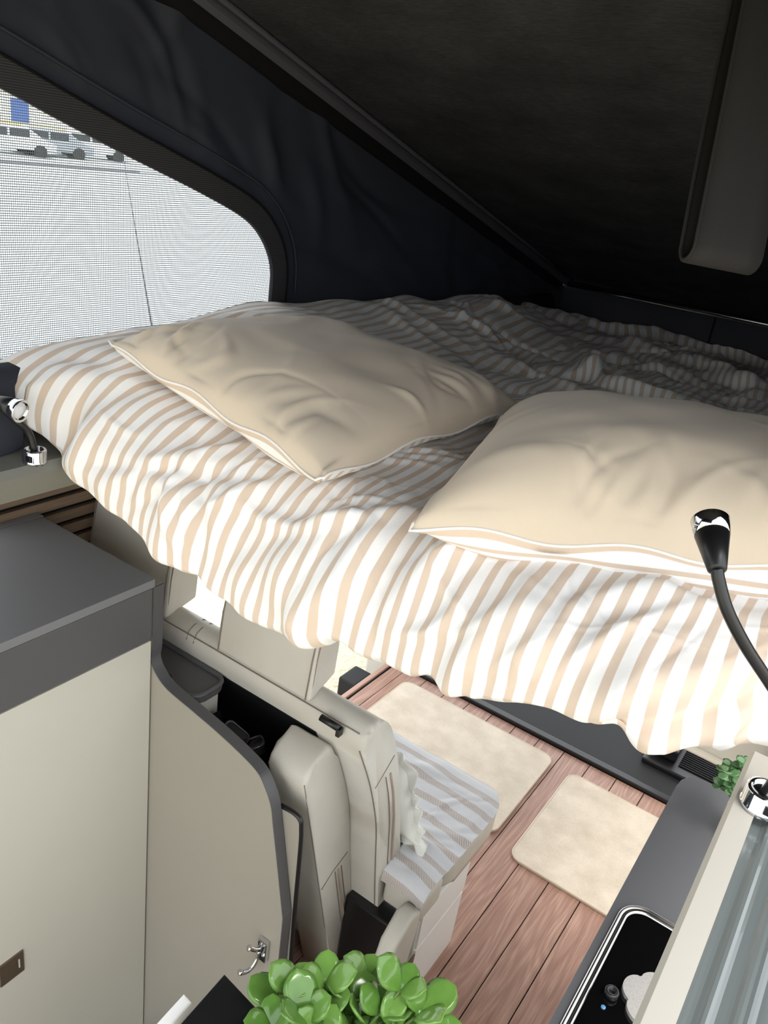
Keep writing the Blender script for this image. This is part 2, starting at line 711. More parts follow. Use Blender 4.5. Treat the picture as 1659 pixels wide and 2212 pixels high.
# ledges of the roof opening
lz = LEDGE_Z
ledge_l = struct(prism('trim_1', [(-1.66, lz), (-1.100, lz), (-1.088, lz - 0.012), (-1.132, lz - 0.072), (-1.145, lz - 0.078), (-1.66, lz - 0.078)], 'y', -0.6, 3.0, LEDGE, None, 0.002))
box('seam_groove', -1.122, -1.119, 0.812, 0.816, lz - 0.062, lz - 0.035, BLACKM, ledge_l, 0)
ledge_r = struct(prism('trim_2', [(-0.0085, lz - 0.006), (-0.004, lz), (0.0165, lz), (0.0165, lz - 0.03), (-0.0085, lz - 0.03)], 'y', 0.1, 0.835, LEDGEC, None, 0.001))

# roof panel, dark felt
ya, yb = -0.45, ROOF_Y0
ceil = struct(prism('ceiling', [(ya, roof_z(ya)), (yb, roof_z(yb)), (yb, roof_z(yb) + 0.05), (ya, roof_z(ya) + 0.05)], 'x', -1.27, 0.20, FELT))


def roof_bar(name, prof, mat, y0=-0.4, y1=3.0):
    """a bar running along the sloping left roof edge; prof in (x, drop below the roof)"""
    vs, fs = [], []
    for Y in (y0, y1):
        for (px_, dz) in prof:
            vs.append((px_, Y, roof_z(Y) - dz))
    n = len(prof)
    for k in range(n):
        fs.append((k, (k + 1) % n, n + (k + 1) % n, n + k))
    fs.append(tuple(range(n))[::-1])
    fs.append(tuple(range(n, 2 * n)))
    return put(name, mesh(vs, fs), mat, ceil)


roof_bar('edge_rail', [(-1.196, 0.0), (-1.196, 0.020), (-1.188, 0.026), (-1.174, 0.018), (-1.174, 0.0)], RAILM)
roof_bar('edge_channel', [(-1.26, 0.0), (-1.26, 0.06), (-1.212, 0.045), (-1.197, 0.018), (-1.197, 0.0)], BLACKM)
tube('edge_piping', [(-1.158, Y, roof_z(Y) - 0.006) for Y in np.linspace(-0.4, 2.98, 10)], 0.006, RAILM, ceil)
# low front wall of the pop-top with the hinge tube
wf = struct(put('wall_front', box_me(-1.25, 0.2, 3.06, 3.10, 1.5, 1.80), CANVAS))
tube('hinge_tube', [(-1.17, 2.975, 1.793), (-0.46, 2.975, 1.799), (0.15, 2.975, 1.799)], 0.011, STEEL, wf, 12)
box('seam', -0.640, -0.634, 3.055, 3.061, 1.6, 1.79, BLACKM, wf, 0)
# right-hand canvas, just outside the frame
struct(put('wall_rear_shade', prism_me([(-1.25, 2.25), (0.2, 2.25), (0.2, roof_z(-0.44) - 0.002), (-1.25, roof_z(-0.44) - 0.002)], 'y', -0.445, -0.44), CANVAS))  # unseen canvas behind the camera, added to cut top light on the bed
wrc = struct(put('wall_right_canvas', prism_me([(0.9, lz), (3.06, lz), (3.06, roof_z(3.06)), (0.9, roof_z(0.9))], 'x', 0.19, 0.195), CANVAS))
# cab roof and floor ahead of the living area
struct(put('ceiling_cab', box_me(-1.66, 0.6, 3.0, 4.0, 1.5, 1.56), VANW))

# ------------------------------------------------------------------ left canvas with its mesh window
cv = thing('tent_canvas', 'dark folding roof canvas with mesh window beside the bed', 'canvas', (XC, 1.3, lz))
inner_px = [(0, 190), (120, 255), (268, 333), (350, 374), (440, 420), (520, 466), (556, 500), (578, 542), (587, 585), (584, 640)]
win = [tuple(on_x(px_, py_, XC)[1:]) for px_, py_ in inner_px]
(y0_, z0_), (y1_, z1_) = win[0], win[3]
sl = (z1_ - z0_) / (y1_ - y0_)
left = [(0.02, z0_ + sl * (0.02 - y0_) - 0.03), (0.08, z0_ + sl * (0.08 - y0_)), (0.4, z0_ + sl * (0.4 - y0_))]
win = [(-0.02, 1.80), (-0.02, 2.25)] + left + win + [(win[-1][0] - 0.004, 1.79), (win[-1][0] - 0.03, 1.752), (0.8, 1.745), (0.02, 1.745)]
win = [tuple(p) for p in smooth_path([(p[0], p[1]) for p in win], 6, True)]
WY, WZ = np.array([p[0] for p in win]), np.array([p[1] for p in win])


def inside(Y, Z, PY, PZ):
    r = np.zeros(Y.shape, bool)
    n = len(PY)
    for i in range(n):
        j = (i - 1) % n
        c = ((PZ[i] > Z) != (PZ[j] > Z)) & (Y < (PY[j] - PY[i]) * (Z - PZ[i]) / (PZ[j] - PZ[i] + 1e-12) + PY[i])
        r ^= c
    return r


def offset_loop(pts, d):
    n = len(pts)
    out = []
    area = sum(pts[i][0] * pts[(i + 1) % n][1] - pts[(i + 1) % n][0] * pts[i][1] for i in range(n))
    s = 1 if area > 0 else -1
    for i in range(n):
        t = np.array(pts[(i + 1) % n]) - np.array(pts[i - 1])
        t /= np.linalg.norm(t) + 1e-12
        out.append((pts[i][0] + s * t[1] * d, pts[i][1] - s * t[0] * d))
    return out


outer = offset_loop(win, 0.042)
U, V = np.meshgrid(np.linspace(-0.42, 3.06, 420), np.linspace(0, 1, 150), indexing='ij')
Zc = (lz - 0.02) + V * (roof_z(U) - 0.02 - (lz - 0.02))
mid = offset_loop(win, 0.02)
cy_, cz_ = (U[1:, 1:] + U[:-1, :-1]) / 2, (Zc[1:, 1:] + Zc[:-1, :-1]) / 2
keep = ~inside(cy_, cz_, np.array([p[0] for p in mid]), np.array([p[1] for p in mid]))
# slack folds fan from the roof edge towards the window's front corner
H = np.zeros_like(U)
rf = np.random.default_rng(5)
H += folds(U, Zc, 34, (0.6, 1.7, 1.95, 2.45), (-1.05, 0.22), (0.08, 0.22), (0.010, 0.028), (0.004, 0.011), rf)
H += folds(U, Zc, 26, (1.35, 2.9, 1.62, 2.1), (-0.45, 0.25), (0.15, 0.4), (0.012, 0.035), (0.003, 0.009), rf)
H += 0.006 * vnoise(U * 4, Zc * 4, 3)
d2 = np.min([(U - a) ** 2 + (Zc - b) ** 2 for a, b in win[::3]], axis=0)
H *= np.clip(np.sqrt(d2) / 0.10 - 0.45, 0, 1)
P = np.stack([XC + H, U, Zc], -1)
put('canvas', grid_me(P, None, keep), CANVAS, cv)
n = len(win)
vs = [(XC + 0.004, *p) for p in win] + [(XC + 0.007, *p) for p in outer] + [(XC - 0.006, *p) for p in win]
fs = [(i, (i + 1) % n, n + (i + 1) % n, n + i) for i in range(n)] + [(2 * n + i, 2 * n + (i + 1) % n, (i + 1) % n, i) for i in range(n)]
put('window_band', mesh(vs, fs), BAND, cv)
tube('window_zip', [(XC + 0.009, *p) for p in outer], 0.0025, BLACKM, cv, 6, True)
hem2 = offset_loop(win, 0.075)
tube('canvas_hem', [(XC + 0.005, *p) for p in hem2[8:-30]], 0.003, CANVAS, cv, 6, False)
# mesh screen: real threads
vs, fs = [], []
PY, PZ = WY, WZ


def thread(p, q, w):
    base = len(vs)
    d = np.array(q) - np.array(p)
    nrm = np.array([0, -d[2], d[1]])
    nrm = nrm / np.linalg.norm(nrm) * w
    ox = np.array([w, 0, 0])
    for e in (np.array(p), np.array(q)):
        for k in (nrm, ox, -nrm, -ox):
            vs.append(e + k)
    for k in range(4):
        fs.append((base + k, base + (k + 1) % 4, base + 4 + (k + 1) % 4, base + 4 + k))


def crossings(val, along):
    r = []
    A, B = (PZ, PY) if along == 'y' else (PY, PZ)
    for i in range(len(PY)):
        a0, a1 = A[i - 1], A[i]
        if (a0 > val) != (a1 > val):
            r.append(B[i - 1] + (B[i] - B[i - 1]) * (val - a0) / (a1 - a0))
    return sorted(r)


pitch = 0.0036
for v in np.arange(PZ.min() + 0.002, PZ.max(), pitch):
    c = crossings(v, 'y')
    for k in range(0, len(c) - 1, 2):
        thread((XC - 0.003, c[k], v), (XC - 0.003, c[k + 1], v), 0.00065)
for v in np.arange(0.35, PY.max(), pitch):
    c = crossings(v, 'z')
    for k in range(0, len(c) - 1, 2):
        thread((XC - 0.0035, v, c[k]), (XC - 0.0035, v, c[k + 1]), 0.00048)
tag(put('mesh_screen', mesh(vs, fs), MESHT, cv), kind='stuff')
# padded foot of the canvas on the ledge
tube('canvas_foot', [(XC + 0.012, Y, lz + 0.085) for Y in np.linspace(0.1, 2.9, 12)], 0.034, CANVAS, cv, 12, False, 1.5)

# ================================================================== BED
bedb = thing('bed_base', 'roof bed base board under the striped duvet', 'bed base', (-0.56, 1.9, 1.6))
box('board', -1.08, -0.02, 0.97, 2.98, 1.585, 1.60, BLACKM, bedb)
mt = thing('mattress', 'thin mattress hidden under the striped duvet', 'mattress', (-0.56, 1.9, 1.6))
box('foam', -1.11, 0.02, 0.99, 2.95, 1.602, 1.66, PIPING, mt, 0.02, 3, True)

HEM = np.array([(-1.30, .70, 1.72), (-1.215, .712, 1.706), (-1.165, .744, 1.650), (-1.066, .75, 1.591), (-.98, .75, 1.562), (-.894, .75, 1.54), (-.81, .75, 1.522), (-.739, .75, 1.509),
                (-.68, .75, 1.503), (-.628, .75, 1.506), (-.57, .75, 1.522), (-.522, .75, 1.542), (-.474, .75, 1.535), (-.40, .75, 1.545), (-.297, .75, 1.558),
                (-.25, .752, 1.575), (-.18, .765, 1.588), (-.12, .775, 1.588), (-.085, .78, 1.592), (-.04, .80, 1.612), (.005, .85, 1.628), (.12, .90, 1.65)])
EDGE_L = np.array([(.6, 1.70), (.77, 1.745), (.9, 1.778), (1.1, 1.802), (1.38, 1.812), (1.7, 1.80), (2.1, 1.785), (2.5, 1.75), (2.9, 1.715), (3.05, 1.70)])
nu, nf, ntop = 460, 190, 380
Xs = np.linspace(-1.216, 0.165, nu)
hemY = np.interp(Xs, HEM[:, 0], HEM[:, 1])
hemZ = np.interp(Xs, HEM[:, 0], HEM[:, 2])


def top_z(X, Y):
    zl = np.interp(Y, EDGE_L[:, 0], EDGE_L[:, 1])
    k = np.clip((-0.78 - X) / 0.42, 0, 1)
    k = k * k * (3 - 2 * k)
    basez = 1.715 - 0.012 * np.clip(Y - 1.2, 0, 1)
    crum = 0.02 * vnoise(X * 5 + 3, Y * 5, 9) + 0.03 * np.clip((Y - 1.4) / 0.6, 0, 1) * vnoise(X * 3.3, Y * 3.3 + 7, 4)
    r = np.clip((Y - 2.55) / 0.4, 0, 1)
    return basez * (1 - k) + zl * k + crum - 0.03 * r * r


th = np.linspace(math.radians(-55), math.radians(90), nf)
aY = 0.20
P = np.zeros((nu, nf + ntop, 3))
Yc = hemY + aY
zt = top_z(Xs, Yc)
for j, w in enumerate(th):
    cs, sn = math.cos(w), math.sin(w)
    pw = 0.78
    yy = Yc - aY * abs(cs) ** pw
    if w >= 0:
        zz = hemZ + 0.022 + (zt - hemZ - 0.022) * abs(sn) ** 0.9
    else:
        zz = hemZ + 0.022 - 0.022 * abs(sn) / abs(math.sin(th[0]))
        yy = Yc - aY + 0.05 * abs(sn) ** 2
    P[:, j, 0] = Xs
    P[:, j, 1] = yy
    P[:, j, 2] = zz
for j in range(ntop):
    f = (j + 1) / ntop
    yy = Yc + (2.97 - Yc) * f
    P[:, nf + j, 0] = Xs
    P[:, nf + j, 1] = yy
    P[:, nf + j, 2] = top_z(Xs, yy)
# arc length from the bed's front brow: negative on the hanging part
seg = np.linalg.norm(np.diff(P, axis=1), axis=2)
S = np.concatenate([np.zeros((nu, 1)), np.cumsum(seg, axis=1)], 1)
S = S - S[:, nf - 1:nf]
XX = P[:, :, 0].copy()
rd = np.random.default_rng(21)
front = np.clip((0.10 - S) / 0.2, 0, 1)
back = np.clip((S - 0.25) / 0.35, 0, 1)
H = np.zeros_like(S)
# long diagonal drape folds on the hanging front
H += folds(XX, S, 46, (-1.2, 0.12, -0.24, 0.05), (1.15, 0.35), (0.06, 0.17), (0.008, 0.028), (0.004, 0.017), rd) * front
H += folds(XX, S, 50, (-1.2, 0.12, -0.26, 0.05), (0.9, 0.7), (0.03, 0.08), (0.004, 0.010), (0.0015, 0.0045), rd) * front
# rounded gathers along the hem
H += folds(XX, S, 30, (-1.1, 0.12, -0.32, -0.18), (1.4, 0.35), (0.04, 0.10), (0.010, 0.03), (0.007, 0.018), rd) * front
# folds on the left shoulder of the bed
H += folds(XX, S, 40, (-1.22, -0.6, -0.02, 0.5), (0.75, 0.5), (0.05, 0.16), (0.006, 0.022), (0.003, 0.008), rd)
# the crumpled far half
H += folds(XX, S, 120, (-1.2, 0.15, 0.55, 2.2), (0.5, 1.1), (0.05, 0.18), (0.009, 0.026), (0.004, 0.013), rd) * back
H += folds(XX, S, 34, (-1.2, 0.15, 0.7, 2.2), (0.2, 0.7), (0.10, 0.3), (0.025, 0.06), (0.012, 0.036), rd) * back
H += 0.010 * vnoise(XX * 7, S * 7, 2) + 0.004 * vnoise(XX * 19, S * 13, 6)
H *= np.clip((XX + 1.216) / 0.05, 0.1, 1)
N = normals(P)
if N[:, nf + 50, 2].mean() < 0:
    N = -N
P2 = P + N * H[..., None]
P2[..., 0] = np.clip(P2[..., 0], -1.26, 0.185)
# keep the duvet clear of the canvas plane except at the near overhanging corner
lim = np.where(P2[..., 1] > 0.80, XC + 0.012, -1.3)
P2[..., 0] = np.maximum(P2[..., 0], lim)
P2[..., 2] = np.maximum(P2[..., 2], np.where(P2[..., 1] > 0.98, 1.667, 0))
# stripes run along the bed, wandering with the folds
WX = XX + 0.03 * vnoise(XX * 2.0 + 4, S * 2.0, 12) + 0.008 * vnoise(XX * 6, S * 5, 14) + 0.5 * H * back
WX = WX + 0.10 * np.clip(S - 0.5, 0, 2) * np.sin(XX * 3)
WX = WX - 0.9 * np.clip(XX + 0.20, 0, 1) * np.clip(-S - 0.05, 0, 0.4)
UV = np.stack([WX, S], -1)
dv = thing('duvet', 'white duvet with tan stripes spread over the roof bed', 'duvet', (-0.55, 1.8, 1.6))
put('cover', grid_me(P2, UV), DUVET, dv)


# ------------------------------------------------------------------ pillows
def pillow(label, corners, hgt, seed, flap):
    """corners: near-left, near-right, far-right, far-left (x,y,z of the seam)"""
    cs = [np.array(c, float) for c in corners]
    n = 130
    u = np.linspace(-1, 1, n)
    A, B = np.meshgrid(u, u, indexing='ij')
    s, t = (A + 1) / 2, (B + 1) / 2
    # pull the sides in a little between corners
    k = 0.045
    A2 = A * (1 - k * (1 - B ** 2) * (A ** 2))
    B2 = B * (1 - k * (1 - A ** 2) * (B ** 2))
    s, t = (A2 + 1) / 2, (B2 + 1) / 2
    base = ((1 - s) * (1 - t))[..., None] * cs[0] + (s * (1 - t))[..., None] * cs[1] + (s * t)[..., None] * cs[2] + ((1 - s) * t)[..., None] * cs[3]
    h = ((1 - A ** 4) * (1 - B ** 4)) ** 0.5
    h = hgt * h * (0.86 + 0.14 * (1 - A ** 2) * (1 - B ** 2))
    r = np.random.default_rng(seed)
    edge = np.clip(1.25 - np.maximum(abs(A), abs(B)), 0, 1)
    W = folds(A, B, 34, (-0.95, 0.95, -0.95, 0.95), (0.9, 0.9), (0.2, 0.6), (0.06, 0.18), (0.001, 0.0036), r)
    # puckers that run in from the seams
    W += folds(A, B, 18, (-0.9, 0.9, -0.95, -0.7), (1.57, 0.3), (0.12, 0.3), (0.03, 0.06), (0.003, 0.007), r)
    W += folds(A, B, 10, (0.7, 0.95, -0.9, 0.9), (0.0, 0.3), (0.12, 0.3), (0.03, 0.06), (0.003, 0.007), r)
    W += 0.008 * vnoise(A * 2 + seed, B * 2, seed)
    W *= np.clip(h / hgt * 2, 0, 1)
    Pt = base.copy()
    Pt[..., 2] += h + W
    # wavy seam
    wav = 0.006 * np.sin(A * 9 + seed) * (abs(B) > 0.97) + 0.006 * np.sin(B * 8 + seed) * (abs(A) > 0.97)
    Pt[..., 2] += wav
    c0 = sum(cs) / 4
    o = thing('pillow', label, 'pillow', (c0[0], c0[1], c0[2] - 0.02), 'pillows on the roof bed')
    put('top_cover', grid_me(Pt, np.stack([base[..., 0], base[..., 1]], -1)), PILLOW, o)
    # striped underside: bulges outwards below the near seam, then runs under
    Pb = base.copy()
    low = np.minimum(0.045, hgt * 0.4) * ((1 - A ** 6) * (1 - B ** 6)) ** 0.5
    Pb[..., 2] -= low * 0.6
    Pb[..., 2] += wav
    near = np.clip((-B - 0.55) / 0.45, 0, 1)
    out = cs[0] - cs[3] + cs[1] - cs[2]
    out[2] = 0
    out /= np.linalg.norm(out)
    bulge = np.sin(np.pi * np.clip((B + 1) / 0.42, 0, 1)) * (1 - A ** 8) * (0.85 + 0.35 * A + 0.5 * vnoise(A * 2.3, A * 0 + seed, seed + 3))
    Pb += (flap * bulge * (B < -0.58))[..., None] * out
    Pb[..., 2] -= 0.75 * flap * bulge * (B < -0.58)
    put('striped_underside', grid_me(Pb, np.stack([(B + 1) * 0.27 + bulge * flap * 0.7, base[..., 0]], -1)), STRIPE2, o)
    loop = [Pt[i, 0] for i in range(n)] + [Pt[-1, i] for i in range(1, n)] + [Pt[i, -1] for i in range(n - 2, -1, -1)] + [Pt[0, i] for i in range(n - 2, 0, -1)]
    tube('piping', [p + np.array([0, 0, 0.001]) for p in loop[::2]], 0.0022, PIPING, o, 6, True)
    return o


pillow('beige pillow farther from the camera, beside the mesh window', [on_z(236, 748, 1.795), on_z(694, 1040, 1.742), on_z(1136, 886, 1.745), (-1.05, 1.46, 1.78)][0:1]
       + [on_z(694, 1040, 1.742), on_z(1136, 886, 1.745), (-1.085, 1.36, 1.762)], 0.085, 3, 0.020)
pillow('beige pillow nearest the black gooseneck lamp, cut by frame edge', [on_z(886, 1140, 1.738), on_z(1700, 1235, 1.765) + np.array([0.08, 0.05, 0.0]), (-0.08, 1.52, 1.76), (-0.56, 1.25, 1.750)], 0.118, 8, 0.034)


# ------------------------------------------------------------------ reading lamps
def lamp(label, base, neck, head0, head1, r_head=0.0172):
    o = thing('reading_lamp', label, 'lamp', tuple(base), 'gooseneck reading lamps')
    b = np.array(base)
    bs = lathe('base', [(0.0195, 0), (0.0195, 0.004), (0.0185, 0.005), (0.0185, 0.021), (0.0172, 0.0225), (0.013, 0.0225), (0.012, 0.018)], b, (0, 0, 1), CHROME, o)
    sw = box('switch', b[0] + 0.004, b[0] + 0.016, b[1] - 0.0195, b[1] - 0.0165, b[2] + 0.007, b[2] + 0.017, BLACKP, bs, 0.001)
    tube('neck', smooth_path(neck, 8), 0.0058, NECK, o, 14)
    h0, h1 = np.array(head0), np.array(head1)
    ax = h1 - h0
    L = np.linalg.norm(ax)
    hd = lathe('head', [(0.0062, -0.002), (0.0085, 0.0), (0.0158, L * 0.70)], h0, ax, NECK, o)
    lathe('chrome_ring', [(0.0158, L * 0.695), (0.0178, L), (0.0170, L + 0.001), (0.0135, L - 0.001), (0.012, L * 0.9)], h0, ax, CHROME, hd)
    lathe('lens', [(0.0125, L * 0.90), (0.0122, L * 0.93), (0.004, L * 0.95)], h0, ax, LENS, hd)
    return o


bR = np.array([0.0180, 0.746, lz])
lamp('black gooseneck reading lamp in front of the right pillow', bR,
     [bR + (0, 0, 0.018), bR + (0.004, -0.004, 0.05), at_d(1712, 1560, .775), at_d(1664, 1478, .755), at_d(1612, 1398, .74), at_d(1572, 1320, .73), at_d(1553, 1255, .727), at_d(1549, 1228, .727)],
     at_d(1549, 1230, .727), at_d(1534, 1126, .764))
bL = np.array([-1.106, 0.716, lz])
lamp('black gooseneck reading lamp below the mesh window', bL,
     [bL + (0, 0, 0.018), bL + (-0.004, -0.006, 0.05), bL + (-0.012, -0.025, 0.075), at_d(-6, 872, 1.26), at_d(-45, 852, 1.24), at_d(-30, 846, 1.21), at_d(-8, 860, 1.20), at_d(-2, 866, 1.20)],
     at_d(-4, 866, 1.20), at_d(46, 889, 1.19))

# dark padded pouch lying on the left ledge at the frame edge
pts = [on_x(q[0], q[1], -1.150)[1:] for q in ((54, 878), (56, 968), (30, 994), (-10, 1020), (-90, 1020), (-110, 900), (-40, 868), (20, 866))]
pch = prism('padded_pouch', [(p[0], max(p[1], lz + 0.001)) for p in pts], 'x', -1.175, -1.152, CANVAS, None, 0.006, 3, False)
tag(pch, 'dark padded canvas bundle beside the small lamp base', 'pouch')

# ================================================================== TALL CABINET, WORKTOP, PARTITION
XD = -1.19
YP = 1.04             # partition face
WT = 1.245
cab = thing('cabinet', 'tall cream cabinet with dark grey fascia beside the partition', 'cabinet', (-1.4, 0.6, RZ))
box('body', -1.612, XD - 0.018, 0.05, YP - 0.001, RZ, WT - 0.021, FASCIA, cab)
box('fascia', XD - 0.018, XD, 0.05, YP - 0.003, 1.0905, WT - 0.023, FASCIA, cab, 0.001)
dr = box('door', XD - 0.018, XD, 0.05, YP - 0.004, RZ + 0.06, 1.087, CREAM, cab, 0.0015)
lt = box('latch', XD - 0.002, XD + 0.004, 0.630, 0.688, 0.362, 0.428, BRONZE, dr, 0.002)
tag(lt, 'bronze push latch')
box('latch_button', XD + 0.004, XD + 0.0055, 0.645, 0.668, 0.375, 0.414, BRONZE, dr, 0.0005)
box('latch_indicator', XD + 0.004, XD + 0.0052, 0.674, 0.677, 0.384, 0.410, CREAM, dr, 0)
wt = thing('worktop', 'matt dark grey worktop on the tall cream cabinet', 'worktop', (-1.4, 0.6, WT))
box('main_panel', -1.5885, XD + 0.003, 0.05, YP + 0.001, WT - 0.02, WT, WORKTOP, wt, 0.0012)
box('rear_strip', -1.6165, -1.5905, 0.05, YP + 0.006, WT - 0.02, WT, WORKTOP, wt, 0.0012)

part = thing('partition', 'curved taupe partition panel with dark edge band behind bench', 'partition', (-1.0, YP, RZ))
curve_px = [(331, 1262), (330, 1330), (324, 1395), (326, 1426), (337, 1456), (362, 1490), (416, 1536), (474, 1586), (524, 1633), (556, 1668), (572, 1700), (585, 1740), (590, 1785),
            (600, 1880), (609, 1970), (610, 1990), (603, 2060), (599, 2104)]
cur = [on_y(px_, py_, YP)[[0, 2]] for px_, py_ in curve_px]
cur[0] = np.array([XD - 0.0005, WT - 0.021])
cur[1][0] = cur[2][0] = XD - 0.0008
cur[2][1] = max(cur[2][1], 1.05)
cur = [np.array(p) for p in smooth_path(cur, 5)]
last = cur[-1]
cur += [np.array([last[0] - 0.01, 0.18]), np.array([last[0] - 0.02, RZ + 0.001])]
outl = [tuple(p) for p in cur] + [(-1.60, RZ + 0.001), (-1.60, WT - 0.021)]
prism('panel', outl, 'y', YP, YP + 0.026, TAUPE, part)
vs, fs = [], []
nn = len(cur)
nx = []
for i in range(nn):
    t = cur[min(i + 1, nn - 1)] - cur[max(i - 1, 0)]
    t = t / np.linalg.norm(t)
    nx.append(np.array([-t[1], t[0]]))
sg = 1 if nx[nn // 2][0] > 0 else -1
for i in range(nn):
    a = cur[i]
    b = cur[i] + sg * nx[i] * 0.0025
    for (p, y) in ((a, YP - 0.001), (b, YP - 0.001), (b, YP + 0.027), (a, YP + 0.027)):
        vs.append((p[0], y, p[1]))
for i in range(nn - 1):
    for k in range(4):
        k2 = (k + 1) % 4
        fs.append((i * 4 + k, i * 4 + k2, i * 4 + 4 + k2, i * 4 + 4 + k))
put('edge_band', mesh(vs, fs), EDGE, part)

# chrome double hook on the partition
hk = thing('coat_hook', 'chrome double coat hook screwed to the taupe partition', 'hook', tuple(on_y(572, 2050, YP)))
hc = on_y(573, 2046, YP)
box('plate', hc[0] - 0.013, hc[0] + 0.013, YP - 0.014, YP - 0.0005, hc[2] - 0.032, hc[2] + 0.030, CHROME, hk, 0.002)
hx = hc[0] - 0.006
tube('upper_hook', smooth_path([(hx, YP - 0.012, hc[2] + 0.000), (hx - 0.002, YP - 0.026, hc[2] + 0.010), (hx - 0.006, YP - 0.040, hc[2] + 0.026), (hx - 0.008, YP - 0.044, hc[2] + 0.030)], 5), [0.006] * 8 + [0.0062] * 4 + [0.0072] * 4, CHROME, hk, 12)
tube('lower_hook', smooth_path([(hx, YP - 0.012, hc[2] - 0.004), (hx - 0.001, YP - 0.019, hc[2] - 0.03), (hx - 0.004, YP - 0.034, hc[2] - 0.048), (hx - 0.010, YP - 0.054, hc[2] - 0.046), (hx - 0.013, YP - 0.062, hc[2] - 0.038)], 5), [0.0055] * 17 + [0.0066] * 4, CHROME, hk, 12)
lathe('screw', [(0.0035, 0), (0.0035, 0.0012), (0.001, 0.0016)], (hc[0] + 0.006, YP - 0.014, hc[2] + 0.022), (0, -1, 0), STEEL, hk, 12)

# second panel behind the partition with a black edge
sp = thing('bench_side_panel', 'pale grey side panel with black rubber edge behind partition', 'panel', (-0.9, 1.08, 0))
o2 = [on_y(px_, py_, 1.074)[[0, 2]] for px_, py_ in ((604, 1742), (632, 1757), (646, 1772), (648, 1790), (646, 1834), (633, 1978), (624, 2100))]
o2 = [np.array(p) for p in smooth_path(o2, 4)]
pl = [tuple(p) for p in o2] + [(o2[-1][0] - 0.01, RZ + 0.002), (-1.3, RZ + 0.002), (-1.3, 0.5), (-1.0, o2[0][1] - 0.03)]
prism('panel', pl, 'y', 1.070, 1.082, TAUPE, sp)
tube('rubber_edge', [(p[0], 1.077, p[1]) for p in o2] + [(o2[-1][0] - 0.01, 1.077, RZ + 0.012)], 0.0062, BLACKP, sp, 8)

# swivel tray behind the partition
tr = thing('tray', 'grey plastic tray with raised rim behind the partition', 'tray', (-1.2, 1.1, 0.98))
TZ = 0.962
tp = round_rect(-1.50, -1.082, 1.070, 1.180, 0.035, 8)
prism('deck', tp, 'z', TZ - 0.022, TZ - 0.005, FASCIA, tr, 0.003)
ring = [(p[0], p[1], TZ - 0.002) for p in round_rect(-1.497, -1.085, 1.073, 1.177, 0.032, 8)]
tube('rim', ring, 0.0062, EDGE, tr, 10, True)
tube('cable_port', [(-1.20 + 0.016 * math.cos(a), 1.092 + 0.009 * math.sin(a), TZ - 0.004) for a in np.linspace(0, 2 * math.pi, 16, endpoint=False)], 0.0016, BLACKP, tr, 6, True)
box('bracket', -1.128, -1.092, 1.10, 1.158, 0.72, TZ - 0.024, CREAM, tr)

# ================================================================== BENCH SEAT
bs = thing('leather_bench', 'beige leather two-seat bench with headrests and white base', 'bench', (-1.1, 1.5, 0))
XE = -0.68
bk = [(1.172, .989), (1.232, .868), (1.276, .76), (1.308, .66), (1.338, .507), (1.376, .325), (1.388, .262)]
frn = [(1.457, .321), (1.448, .456), (1.413, .599), (1.381, .729), (1.340, .853), (1.301, .948), (1.267, 1.009), (1.228, 1.044), (1.196, 1.042), (1.174, 1.021)]
prof = [tuple(p) for p in smooth_path(bk, 4)] + [tuple(p) for p in smooth_path(frn, 4)]
bk_me = prism_me(prof, 'x', -1.60, XE, 0.016, 4)
o = put('backrest', bk_me, LEATHER, bs, True)
backrest = o


def back_y(z):
    return float(np.interp(z, [p[1] for p in bk][::-1], [p[0] for p in bk][::-1]))


def front_y(z):
    zz = [p[1] for p in frn]
    return float(np.interp(z, zz[:8], [p[0] for p in frn[:8]]))


# black shell on the back of the backrest below the leather top
shell = [(back_y(z) - 0.004, z) for z in (.955, 0.85, 0.7, 0.55, 0.34)]
shell += [(back_y(z) + 0.01, z) for z in (0.34, 0.55, 0.7, 0.85, .955)]
prism('back_shell', shell, 'x', -1.58, -0.82, BLACKM, bs)
# seams on the end face
end_seam = [(XE - 0.010, p[0] - 0.001, p[1]) for p in smooth_path(bk, 4)]
tube('end_seam', end_seam, 0.0016, STITCH, backrest, 6)
cross = [(XE + 0.0005, back_y(.84) + 0.004, .840), (XE + 0.0005, (back_y(.84) + front_y(.90)) / 2, .868), (XE + 0.0005, front_y(.90) - 0.008, .895)]
tube('cross_seam', cross, 0.0012, STITCH, backrest, 6)
zp = [(XE + 0.001, back_y(z) + 0.062 + 0.004 * math.sin(z * 9), z) for z in np.linspace(.845, .40, 14)]
tube('zip', zp, 0.0042, ZIP, bs, 8, False, 0.6)
tube('zip_seam', [(p[0], p[1] - 0.018, p[2]) for p in zp], 0.0013, STITCH, bs, 6)
tube('zip_pull', [(XE + 0.003, zp[-1][1], .398), (XE + 0.004, zp[-1][1] + 0.002, .375), (XE + 0.004, zp[-1][1] + 0.006, .373), (XE + 0.003, zp[-1][1] + 0.006, .396)], 0.0014, STEEL, bs, 6, True)
top_seam = [(X, 1.1765, 1.0265) for X in np.linspace(-1.58, XE - 0.02, 8)]
tube('top_seam', top_seam, 0.0013, STITCH, backrest, 6)
for X in (-1.222, -1.198):
    tube('centre_seam', [(X, 1.172, 1.012), (X, 1.180, 1.0335), (X, 1.196, 1.0435), (X, 1.228, 1.0455), (X, 1.266, 1.012)], 0.0012, STITCH, backrest, 6)


